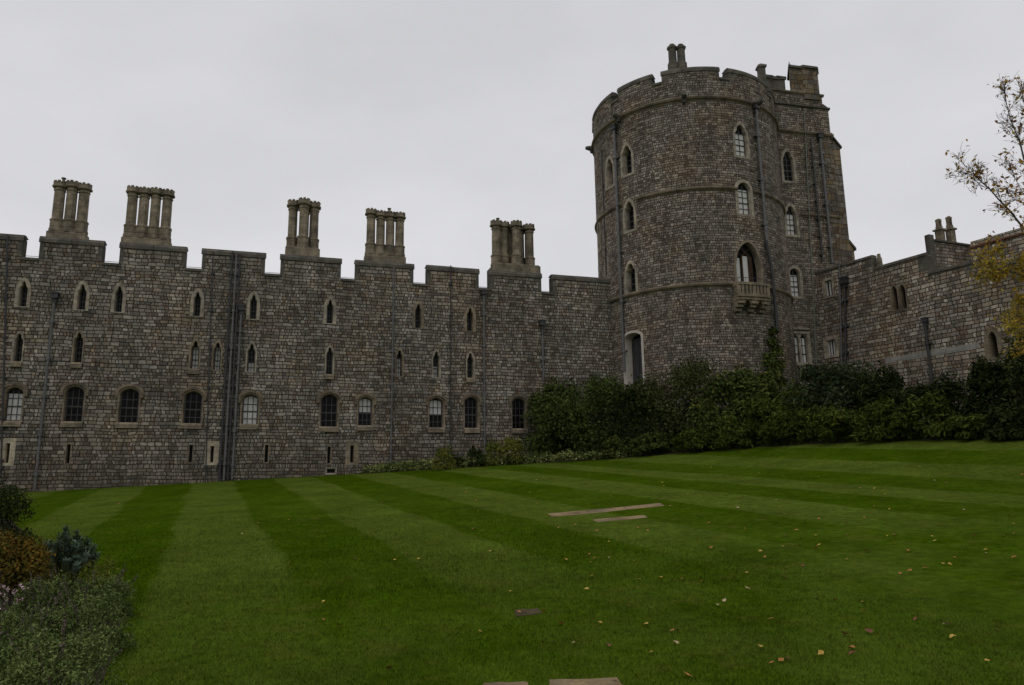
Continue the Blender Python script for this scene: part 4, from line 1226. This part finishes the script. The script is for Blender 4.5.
def make_blobs(rg, c, rx, ry, h, n=10):
    """an uneven dome of overlapping clumps over a base point"""
    bl = [((c[0], c[1], c[2] + h * .42), (rx * .72, ry * .72, h * .46))]
    for i in range(n):
        a = rg.uniform(0, 2 * math.pi); e = rg.uniform(.0, 1.0) ** .7
        q = math.sqrt(max(0, 1 - (e * .92) ** 2))
        s = rg.uniform(.22, .42)
        bl.append(((c[0] + math.cos(a) * rx * (q * .78), c[1] + math.sin(a) * ry * (q * .78), c[2] + h * (.12 + .66 * e)), (rx * s, ry * s, h * s * .72)))
    for i in range(max(4, n // 2)):
        a = rg.uniform(0, 2 * math.pi); s = rg.uniform(.26, .40)
        bl.append(((c[0] + math.cos(a) * rx * .68, c[1] + math.sin(a) * ry * .68, c[2] + h * rg.uniform(.06, .2)), (rx * s, ry * s, h * rg.uniform(.16, .26))))
    return bl

def shrub(name, loc, rx, ry, h, mat, n, size, aspect, label, seed, blobs=None, cat='shrub', nb=12, stems=5, tilt=.8, shell=.30, up=0.0, stem_r=.03, group=None):
    rg = np.random.default_rng(seed)
    root = empty(name, loc, label, cat, group)
    bl = blobs or make_blobs(rg, loc, rx, ry, h, nb)
    V = blob_leaves(rg, bl, n, size, aspect, shell, tilt, up)
    V[:, 2] = np.maximum(V[:, 2], loc[2] - .05)
    np_mesh('foliage', V, np.arange(len(V)).reshape(-1, 4), mat, root)
    sm = MB()
    for i in range(stems):
        b = bl[int(rg.integers(len(bl)))]
        p0 = Vector((loc[0] + rg.uniform(-.2, .2) * rx, loc[1] + rg.uniform(-.2, .2) * ry, loc[2] - .05)); p2 = Vector(b[0])
        p1 = (p0 + p2) / 2 + Vector((rg.uniform(-.1, .1), rg.uniform(-.1, .1), .1 * h))
        sm.tube([p0, p1, p2], [stem_r, stem_r * .7, stem_r * .35], 5)
    sm.build('stem', M['bark'], root)
    return root

def px_shrub(name, cx, yb, yt, wpx, mat, n, size, aspect, label, seed, deep=.8, back=0.0, wide=1.15, **kw):
    g = ground(cx, yb)
    if back: g = Vector((g.x * (1 + back / g.y), g.y + back, 0)); g.z = terrain(g.x, g.y)
    top = at_depth(cx, yt, g.y).z
    rx = wpx / FPX * g.y / 2 * wide
    return shrub(name, (g.x, g.y, g.z), rx, rx * deep, (top - g.z) / 1.04, mat, n, size, aspect, label, seed, **kw)

px_shrub('laurel_bush', 592, 455, 366, 128, M['laurel'], 13000, .20, .42, 'broad mid green laurel bush filling the corner between range and round tower', 11, nb=20, back=1.0)
px_shrub('laurel_bush', 556, 459, 373, 54, M['laurel'], 6000, .19, .42, 'narrow dark laurel bush at the left end of the shrubbery, beside a window', 31, nb=9, back=.6)
px_shrub('evergreen_bush', 684, 450, 352, 96, M['olive'], 12000, .14, .5, 'tall olive brown bush with a ragged top in front of the round tower doorway', 12, nb=18, back=1.2)
px_shrub('evergreen_bush', 636, 452, 380, 84, M['darkever'], 6500, .16, .45, 'dark rounded bush between the laurel and the olive brown bush', 13, nb=10)
px_shrub('climbing_shrub', 740, 446, 360, 84, M['climber'], 9000, .17, .6, 'yellow green climbing shrub leaning against the foot of the round tower', 14, nb=16, back=1.6, deep=.6)
px_shrub('rhododendron', 836, 440, 356, 96, M['glaucous'], 9500, .22, .34, 'grey green rhododendron bush below the square tower windows', 15, nb=16, back=2.0)
px_shrub('rhododendron', 886, 439, 358, 54, M['darkever'], 4200, .22, .36, 'dark rounded rhododendron bush at the corner drainpipes', 16, nb=11, back=2.2)
px_shrub('leafy_bush', 788, 444, 384, 76, M['peony'], 6000, .20, .34, 'dull green leafy bush under the tower climber', 17, nb=10, back=.6)
px_shrub('leafy_bush', 940, 438.5, 374, 64, M['darkever'], 4200, .18, .4, 'dark leafy bush at the foot of the right wall drainpipe', 18, nb=11, back=1.6)
px_shrub('evergreen_bush', 1008, 438, 350, 60, M['darkever'], 9000, .17, .42, 'tall very dark bush at the right edge below the autumn tree', 19, nb=20, back=1.0)
px_shrub('evergreen_bush', 1060, 438, 304, 92, M['olive'], 7000, .17, .42, 'tall olive bush cut by the right edge of the photo', 20, nb=18, back=.6)
fr = [(655, 455, 428, 42, 'low golden green perennial in front of the olive brown bush', 'climber'), (622, 457.5, 434, 38, 'low golden green perennial in front of the laurel', 'climber'),
      (700, 451.5, 426, 44, 'low perennial clump below the round tower, left of the tall peonies', 'peony'), (740, 448.5, 414, 52, 'green peony clump below the climbing shrub', 'peony'), (790, 445.5, 408, 56, 'green peony clump below the two-light window', 'peony'),
      (838, 443, 400, 58, 'green peony clump in front of the grey green rhododendron', 'peony'), (884, 441.3, 396, 60, 'wide green peony clump in front of the dark rhododendron', 'peony'), (932, 440.2, 392, 60, 'green peony clump in front of the wall drainpipe', 'peony'),
      (976, 439.6, 412, 46, 'low dull green perennial clump near the right end of the bed', 'peony'), (1018, 439, 404, 50, 'dark perennial clump at the right edge of the bed', 'darkever')]
for i, (cx, yb, yt, wp, lab, mt) in enumerate(fr):
    px_shrub('perennial_clump', cx, yb - .6, yt, wp, M[mt], 2600, .21 if mt == 'peony' else .17, .3 if mt == 'peony' else .5, lab, 40 + i, nb=9, stems=6, stem_r=.012, cat='plant', tilt=.55)
px_shrub('golden_shrub', 503, 465, 436, 40, M['box'], 4000, .10, .5, 'rounded golden green shrub against the range wall', 60, nb=10, cat='shrub')
px_shrub('golden_shrub', 445, 470, 443, 22, M['box'], 1500, .10, .5, 'small upright golden green shrub under a range window', 61, nb=6)
px_shrub('evergreen_bush', 478, 466.5, 446, 22, M['darkever'], 1200, .10, .5, 'small dark shrub between the two golden shrubs', 62, nb=6)
px_shrub('evergreen_bush', 456, 468, 452, 18, M['darkever'], 800, .10, .5, 'very low dark shrub beside the small golden shrub', 63, nb=5)
# border of variegated ground cover along the lawn edge
rg = np.random.default_rng(5)
bl = []
for i in range(90):
    t = i / 89; px = 350 + t * 275; py = np.interp(px, [p[0] for p in edge], [p[1] for p in edge]) - .4
    g = ground(px, py); r_ = rg.uniform(.26, .42)
    bl.append(((g.x, g.y - .05 + rg.uniform(-.06, .2), g.z + .12), (r_, r_, rg.uniform(.2, .46))))
V = blob_leaves(rg, bl, 12000, .11, .55, .3, .7)
gc = np_mesh('ground_cover', V, np.arange(len(V)).reshape(-1, 4), M['varieg']); tag(gc, 'low variegated ivy edging along the foot of the range wall', 'ground cover', kind='stuff')
bl = []
for i in range(60):
    t = i / 59; px = 625 + t * 400; py = np.interp(px, [p[0] for p in edge], [p[1] for p in edge]) - .6
    g = ground(px, py); r_ = rg.uniform(.2, .34)
    bl.append(((g.x, g.y + .4 + rg.uniform(-.06, .3), g.z + .08), (r_, r_, rg.uniform(.14, .38))))
V = blob_leaves(rg, bl, 7000, .12, .45, .3, .7)
gc = np_mesh('ground_cover', V, np.arange(len(V)).reshape(-1, 4), M['peony']); tag(gc, 'low dark green edging plants in front of the peony clumps', 'ground cover', kind='stuff')
# creeper up the tower beside the balcony
rg = np.random.default_rng(8)
bl = []
for px, py, rpx in ((771, 333, 6), (770, 343, 8), (773, 352, 9), (768, 362, 10), (776, 366, 8), (770, 374, 11), (762, 384, 12), (778, 384, 9), (768, 396, 12), (752, 388, 9), (741, 376, 6), (735, 384, 9)):
    u, z = F_tow.uz(px, py); p = F_tow.P(u, z, .12); r_ = rpx / FPX * 36
    bl.append(((p.x, p.y, p.z), (r_, .22, r_)))
V = blob_leaves(rg, bl, 3200, .16, .7, .35, .6)
gq = F_tow.P(F_tow.uz(770, 380)[0], 0, .15)
cr = empty('creeper', (gq.x, gq.y, terrain(gq.x, gq.y)), 'green and rusty creeper climbing the tower wall below the balcony', 'climber')
np_mesh('foliage', V, np.arange(len(V)).reshape(-1, 4), M['climber'], cr)
sm = MB(); ux = F_tow.uz(770, 380)[0]
for dx in (0, .2, -.3): sm.tube([F_tow.P(ux + dx, terrain(gq.x, gq.y), .1), F_tow.P(ux + dx * .5 + .1, 7, .06), F_tow.P(ux + dx + .1, F_tow.uz(771, 340)[1], .05)], [.04, .03, .012], 5)
sm.build('stem', M['bark'], cr)

# ------------------------------------------------------------------ flower bed at the left
def left_shrub(name, cx, yb, yt, wpx, mat, n, size, aspect, label, seed, **kw):
    return px_shrub(name, cx, yb, yt, wpx, mat, n, size, aspect, label, seed, **kw)
left_shrub('evergreen_bush', -22, 568, 466, 90, M['darkever'], 14000, .055, .5, 'dark dense evergreen bush at the far left edge of the lawn', 70, nb=16, cat='shrub', shell=.25)
left_shrub('rusty_shrub', 0, 612, 526, 88, M['rust'], 12000, .05, .5, 'shrub turning rusty orange in the left flower bed', 71, nb=14)
rg = np.random.default_rng(72)
g = ground(62, 588)
eu = empty('spurge', (g.x, g.y, g.z), 'blue green spurge with bottlebrush stems in the left flower bed', 'plant')
LV = []; sm = MB()
for i in range(80):
    a = rg.uniform(0, 2 * math.pi); q = rg.uniform(0, 1) ** .6
    base = Vector((g.x + math.cos(a) * .12 * q, g.y + math.sin(a) * .12 * q, g.z))
    hh = rg.uniform(.45, .80) * (1 - .35 * q)
    tip = Vector((g.x + math.cos(a) * .46 * q, g.y + math.sin(a) * .46 * q, g.z + hh))
    mid = (base + tip) / 2 + Vector((math.cos(a) * .05, math.sin(a) * .05, 0))
    sm.tube([base, mid, tip], [.008, .007, .005], 4, False)
    ax = np.array((tip - mid).normalized())
    k = 110
    t = rg.uniform(.1, 1.06, k) ** .8
    pos = np.array(mid)[None] + (np.array(tip) - np.array(mid))[None] * t[:, None]
    d = rg.normal(size=(k, 3)); d -= ax * (d @ ax)[:, None]; d /= np.linalg.norm(d, axis=1, keepdims=True)
    dirv = d * .9 + ax * .55; dirv /= np.linalg.norm(dirv, axis=1, keepdims=True)
    L = .07 * rg.uniform(.7, 1.2, (k, 1)); b = np.cross(dirv, ax); b /= np.linalg.norm(b, axis=1, keepdims=True)
    p0 = pos; p2 = pos + dirv * L; pm = pos + dirv * L * .55
    LV.append(np.stack([p0, pm + b * .007, p2, pm - b * .007], 1).reshape(-1, 3))
V = np.concatenate(LV); np_mesh('foliage', V, np.arange(len(V)).reshape(-1, 4), M['bluegreen'], eu); sm.build('stem', M['box'], eu)
left_shrub('leafy_plant', 98, 590, 553, 42, M['box'], 900, .045, .4, 'small yellow green plant beside the blue green spurge', 73, nb=7, cat='plant', stem_r=.006)
cat_px = [(28, 668, 600, 84, 'large hazy catmint mound at the bottom left corner of the bed'), (84, 655, 588, 84, 'hazy grey green catmint mound spilling onto the lawn'), (96, 622, 570, 64, 'green leafy catmint mound nearest the spurge'),
          (56, 720, 622, 120, 'nearest catmint mound, cut by the bottom edge of the photo'), (-20, 712, 610, 110, 'catmint mound cut by the left edge of the photo'), (44, 628, 574, 64, 'catmint mound behind, below the rusty shrub')]
for i, (cx, yb, yt, wp, lab) in enumerate(cat_px):
    rt = left_shrub('catmint', cx, yb, yt, wp, M['catmint'], 7500, .03, .5, lab, 80 + i, nb=16, cat='plant', stems=8, stem_r=.006, shell=.28, tilt=1.0, deep=1.0, wide=1.03)
    g = ground(cx, yb); rg = np.random.default_rng(180 + i)
    rx = wp / FPX * g.y / 2; top = at_depth(cx, yt, g.y).z - g.z
    sm = MB()
    for j in range(12):
        a = rg.uniform(0, 2 * math.pi); q = rg.uniform(.1, 1) ** .5
        b = Vector((g.x, g.y, g.z + .02))
        e = Vector((g.x + math.cos(a) * rx * 1.15 * q, g.y + math.sin(a) * rx * 1.15 * q, g.z + top * (1.12 - .5 * q * q) + rg.uniform(-.08, .1)))
        sm.tube([b, (b + e) / 2 + Vector((0, 0, .03)), e], [.003, .003, .002], 3, False)
        k = 20; t = np.linspace(.64, 1.02, k)
        pos = np.array(b)[None] + (np.array(e) - np.array(b))[None] * t[:, None] + rg.normal(size=(k, 3)) * .005
        nr = rg.normal(size=(k, 3)); nr /= np.linalg.norm(nr, axis=1, keepdims=True)
        V = leaf_quads(rg, pos, nr, .03, .6); np_mesh('flower_spike', V, np.arange(len(V)).reshape(-1, 4), M['seedhead'], rt)
    sm.build('stem', M['catmint'], rt)
g = ground(6, 640); rg = np.random.default_rng(99)
pf = empty('pink_flower', (g.x, g.y, g.z), 'pale pink flowers on thin stems at the left edge of the bed', 'flower')
sm = MB()
for j in range(18):
    px = rg.uniform(-14, 25); py = rg.uniform(583, 615)
    e = at_depth(px, py, g.y + rg.uniform(-.15, .15)); b = Vector((g.x + rg.uniform(-.1, .1), g.y + rg.uniform(-.1, .1), g.z))
    sm.tube([b, (b + e) / 2 + Vector((rg.uniform(-.03, .03), 0, .04)), e], [.004, .003, .002], 3, False)
    k = 7; pos = np.array(e)[None] + rg.normal(size=(k, 3)) * .014; nr = rg.normal(size=(k, 3)); nr /= np.linalg.norm(nr, axis=1, keepdims=True)
    V = leaf_quads(rg, pos, nr, .022, .8)
    np_mesh('flower_head', V, np.arange(len(V)).reshape(-1, 4), M['pink'], pf)
sm.build('stem', M['catmint'], pf)

# ------------------------------------------------------------------ autumn tree reaching in from the right
YT = 16.0
tb_g = Vector((at_depth(1120, 420, YT).x, YT, 0)); tb_g.z = terrain(tb_g.x, tb_g.y)
tree = empty('autumn_tree', tuple(tb_g), 'half bare tree with yellow and orange leaves reaching in at the right edge', 'tree')
rg = np.random.default_rng(21)
tk = MB(); bk = MB()
def tp(px, py, dy=0.0): return at_depth(px + max(0, (1112 - px)) * .09, py, YT + dy)
fork = tp(1112, 330)
tk.tube([tb_g - Vector((0, 0, .2)), tb_g + Vector((.03, .02, .9)), (tb_g + fork) / 2 + Vector((-.05, 0, .2)), fork], [.19, .15, .13, .11], 10)
tk.build('trunk', M['bark'], tree)
limbs = [[(1112, 330, 0), (1075, 285, -.3), (1040, 255, -.5), (1012, 225, -.6), (988, 200, -.7), (968, 182, -.7), (954, 165, -.7)],
         [(1112, 330, 0), (1070, 262, .3), (1040, 222, .4), (1022, 180, .5), (1010, 140, .5), (1000, 118, .6), (993, 88, .6)],
         [(1112, 330, 0), (1068, 300, -.8), (1035, 285, -1.1), (1005, 272, -1.4), (980, 262, -1.5)],
         [(1112, 330, 0), (1076, 320, -.4), (1040, 312, -.7), (1018, 322, -.9), (1004, 332, -1.0)],
         [(1112, 330, 0), (1085, 240, .2), (1058, 180, .3), (1036, 130, .2), (1022, 112, .1), (1012, 98, .1)],
         [(1112, 330, 0), (1118, 240, .3), (1110, 150, .5), (1100, 60, .6)], [(1112, 330, 0), (1150, 260, -.3), (1190, 190, -.5), (1215, 130, -.6)], [(1112, 330, 0), (1160, 310, .6), (1210, 280, 1.0), (1250, 250, 1.2)],
         [(1112, 330, 0), (1090, 290, -1.2), (1050, 240, -1.8), (1022, 205, -2.1), (1004, 176, -2.2)]]
LP = []      # leaf anchor points: (pos, density)
def grow(pts, r0, lvl):
    n = len(pts)
    bk.tube(pts, [max(.003, r0 * (1 - .9 * i / (n - 1))) for i in range(n)], 6 if lvl == 0 else 4, False)
    for i in range(1, n):
        seg = pts[i] - pts[i - 1]
        LP.append(((pts[i] + pts[i - 1]) / 2, lvl)); LP.append((pts[i], lvl))
        if lvl >= 3: continue
        for _ in range(2):
            if lvl and rg.random() < .30: continue
            st_ = pts[i - 1] + seg * rg.random()
            d = seg.normalized() + Vector(rg.normal(size=3)) * .6 + Vector((0, 0, .25))
            d.normalize()
            L = (.6, .4, .24)[lvl] * rg.uniform(.5, 1.2) * (1.15 - .6 * i / n)
            p = [st_]; 
            for s_ in range(3):
                d = (d + Vector(rg.normal(size=3)) * .16 + Vector((0, 0, .06))).normalized(); p.append(p[-1] + d * L / 3)
            grow(p, max(.0045, r0 * (.26 if lvl == 0 else .5)), lvl + 1)
for i, lm in enumerate(limbs):
    pts = [tp(*q) for q in lm]
    fine = [pts[0]]
    for a, b in zip(pts, pts[1:]):
        fine.append((a + b) / 2 + Vector(rg.normal(size=3)) * .035); fine.append(b)
    grow(fine, .04 if i < 2 else .034, 0)
bk.build('branch', M['twig'], tree)
pos = np.array([list(p) for p, l in LP]); lv = np.array([l for p, l in LP])
topz = at_depth(1000, 235, YT).z; lowz = at_depth(1000, 300, YT).z
hgt = (pos[:, 2] - lowz) / (topz - lowz)          # 1 at the sparse level, 0 down in the thick of it
prob = np.where(hgt > 1.5, .03, np.where(hgt > 1.0, .07, np.clip(.22 - hgt * .12, .08, .2))) * np.where(lv == 0, .3, 1.0)
rep = (prob * 3).astype(int) + (rg.random(len(prob)) < (prob * 3) % 1)
P_ = np.repeat(pos, rep, 0) + rg.normal(size=(rep.sum(), 3)) * .06
nr = rg.normal(size=P_.shape) * .8 + np.array([0, -.3, .6]); nr /= np.linalg.norm(nr, axis=1, keepdims=True)
yel = P_[:, 2] < at_depth(1000, 268, YT).z
for sel, mt in ((~yel, 'autumn'), (yel, 'autumnyellow')):
    V = leaf_quads(rg, P_[sel], nr[sel], .105, .5, up=-.5)
    np_mesh('leaves', V, np.arange(len(V)).reshape(-1, 4), M[mt], tree)

# ------------------------------------------------------------------ slabs let into the lawn
rl_s = random.Random(12)
def slab(px, label, mat, th=.005, cat='paving slab', name='stone_slab', n=1):
    gp = [ground(*p) for p in px]
    mb = MB()
    k = n
    for i in range(k):
        a = gp[0].lerp(gp[1], i / k + (.004 if i else 0)); b = gp[0].lerp(gp[1], (i + 1) / k - (.002 if i < k - 1 else 0))
        d = gp[3].lerp(gp[2], i / k + (.002 if i else 0)); c = gp[3].lerp(gp[2], (i + 1) / k - (.002 if i < k - 1 else 0))
        q = []
        for e0, e1 in ((d, c), (c, b), (b, a), (a, d)):
            for t in (0, .2, .4, .6, .8):
                v = e0.lerp(e1, t); w_ = .012 * (1 if t else .5)
                q.append(Vector((v.x + rl_s.uniform(-w_, w_), v.y + rl_s.uniform(-w_, w_) * 1.6, 0)))
        top = [Vector((p.x, p.y, terrain(p.x, p.y) + th)) for p in q]; bot = [Vector((p.x, p.y, terrain(p.x, p.y) - .05)) for p in q]
        mb.face(top)
        for j in range(len(q)): mb.face([bot[j], bot[(j + 1) % len(q)], top[(j + 1) % len(q)], top[j]])
    o = mb.build(name, M[mat]); return tag(o, label, cat)
slab([(548, 513.6), (660, 503.2), (664.5, 505.8), (552, 517)], 'long pale stone strip lying flush in the middle of the lawn', 'slab', n=3)
slab([(592.5, 519.6), (643, 515.2), (648, 517.6), (597, 522.2)], 'shorter pale stone strip just in front of the long one', 'slab', n=2)
slab([(514.5, 610.4), (538, 608.6), (542, 613.6), (515.5, 617.4)], 'small dark drain cover sunk in the lawn', 'slabdark', .006, 'drain cover', 'drain_cover')
slab([(484, 683), (526, 682), (532, 694), (476, 695)], 'left paving slab at the bottom edge of the photo', 'slab')
slab([(549, 680.5), (616, 677.5), (628, 693), (545, 695)], 'right paving slab at the bottom edge of the photo', 'slab')

# ------------------------------------------------------------------ fallen leaves
def leaf_mesh(seed, mat):
    r = random.Random(seed); n = 9; k = .5
    me = bpy.data.meshes.new('fallen_leaf')
    pts = [(0, -.5), (.20, -.32), (.30, -.05), (.24, .22), (.10, .40), (0, .55), (-.12, .38), (-.27, .18), (-.30, -.08), (-.18, -.34)]
    c1, c2 = r.uniform(.2, .7), r.uniform(-.5, .5)
    V = [(x * (1 + r.uniform(-.55, .4)), y * r.uniform(.7, 1.15), .22 + c1 * x * x * 1.6 + c2 * y * y * .6 - .1 * abs(y)) for x, y in pts] + [(0, 0, .14)]
    F = [(i, (i + 1) % 10, 10) for i in range(10)]
    me.from_pydata(V, [], F); me.materials.append(mat); me.update()
    return me
LM = {c: [leaf_mesh(i * 7 + j, M['fallen_' + c]) for i in range(3)] for j, c in enumerate(('yellow', 'orange', 'brown', 'pale'))}
LBL = {'yellow': 'small yellow fallen leaf lying on the mown lawn', 'orange': 'small orange fallen leaf lying on the mown lawn', 'brown': 'small red brown fallen leaf lying on the mown lawn', 'pale': 'small pale buff fallen leaf lying on the mown lawn'}
rl_ = random.Random(77)
def drop_leaf(x, y, c, s):
    o = bpy.data.objects.new('fallen_leaf', rl_.choice(LM[c])); COL.objects.link(o)
    o.location = (x, y, terrain(x, y) + .012); o.scale = (s, s, s); o.rotation_euler = (rl_.uniform(-.45, .45), rl_.uniform(-.45, .45), rl_.uniform(0, 6.28))
    tag(o, LBL[c], 'leaf', 'fallen leaves on the lawn')
for px, py, c, s in ((947, 627, 'pale', .10), (845, 637, 'brown', .10), (869, 634, 'brown', .10), (864, 613, 'yellow', .09), (925, 602, 'pale', .08), (853, 656, 'brown', .09), (772, 666, 'orange', .08), (673, 633, 'orange', .08), (678, 633, 'brown', .08),
                      (651, 655, 'yellow', .08), (561, 626, 'orange', .08), (545, 613, 'orange', .08), (552, 602, 'yellow', .07), (676, 582, 'orange', .09), (661, 579, 'yellow', .07), (702, 583, 'yellow', .08), (685, 604, 'yellow', .08), (676, 645, 'pale', .08),
                      (687, 678, 'orange', .09), (554, 644, 'pale', .07), (953, 639, 'yellow', .08), (390, 671, 'brown', .09), (195, 649, 'orange', .09), (323, 603, 'yellow', .08), (424, 565, 'yellow', .07), (120, 642, 'yellow', .09), (566, 561, 'yellow', .08), (615, 682, 'pale', .08)):
    g = ground(px, py); drop_leaf(g.x, g.y, c, s * .85)
cnt = 0
while cnt < 262:
    px = rl_.uniform(110, 1024); py = 466 + (105 if rl_.random() < .62 else 205) * rl_.random() ** 1.25
    w = .18 + .82 * min(1, max(0, (px - 380) / 420)) 
    if 480 < py < 575: w *= 1.6
    else: w *= .8
    if rl_.random() > w: continue
    g = ground(px, py)
    if px < 140 and py > 560: continue
    c = rl_.choices(('yellow', 'orange', 'brown', 'pale'), (4, 3.6, 1.7, .8))[0]
    drop_leaf(g.x, g.y, c, rl_.uniform(.046, .076)); cnt += 1

# ------------------------------------------------------------------ grass blades in the near lawn
rg = np.random.default_rng(3)
NBL = 300000
yy = 4.6 * (26.0 / 4.6) ** rg.random(NBL)          # denser close by
xx = rg.uniform(-.74, .74, NBL) * yy
p = np.stack([xx, yy, TX * xx + TY * yy], 1)
def in_poly(x, y, poly):
    c = np.zeros(len(x), bool); n = len(poly)
    for i in range(n):
        x1, y1 = poly[i][0], poly[i][1]; x2, y2 = poly[i - 1][0], poly[i - 1][1]
        if y1 == y2: continue
        c ^= ((y1 > y) != (y2 > y)) & (x < (x2 - x1) * (y - y1) / (y2 - y1) + x1)
    return c
keep = ~in_poly(xx, yy, lb)
for q in ([(548, 513.6), (660, 503.2), (664.5, 505.8), (552, 517)], [(592.5, 519.6), (643, 515.2), (648, 517.6), (597, 522.2)], [(514.5, 610.4), (538, 608.6), (542, 613.6), (515.5, 617.4)], [(484, 683), (526, 682), (532, 694), (476, 695)], [(549, 680.5), (616, 677.5), (628, 693), (545, 695)]):
    keep &= ~in_poly(xx, yy, [ground(*a) for a in q])
p = p[keep]; n = len(p)
a = rg.uniform(0, 6.283, n); hB = rg.uniform(.014, .034, n) * (1 + .5 * (p[:, 1] > 9)); fade = np.clip((24 - p[:, 1]) / 14, .12, 1); hB *= fade; wB = rg.uniform(.0018, .0034, n) * (.6 + p[:, 1] / 9)
side = np.stack([np.cos(a), np.sin(a), 0 * a], 1)
lean = np.stack([rg.normal(size=n) * .5, rg.normal(size=n) * .5, np.ones(n)], 1)
v0 = p - side * wB[:, None]; v1 = p + side * wB[:, None]; v2 = p + lean * hB[:, None]
V = np.stack([v0, v1, v2], 1).reshape(-1, 3)
gb_ = np_mesh('grass', V, np.arange(len(V)).reshape(-1, 3), M['blade']); tag(gb_, 'short mown grass blades in the near lawn', 'grass', kind='stuff')
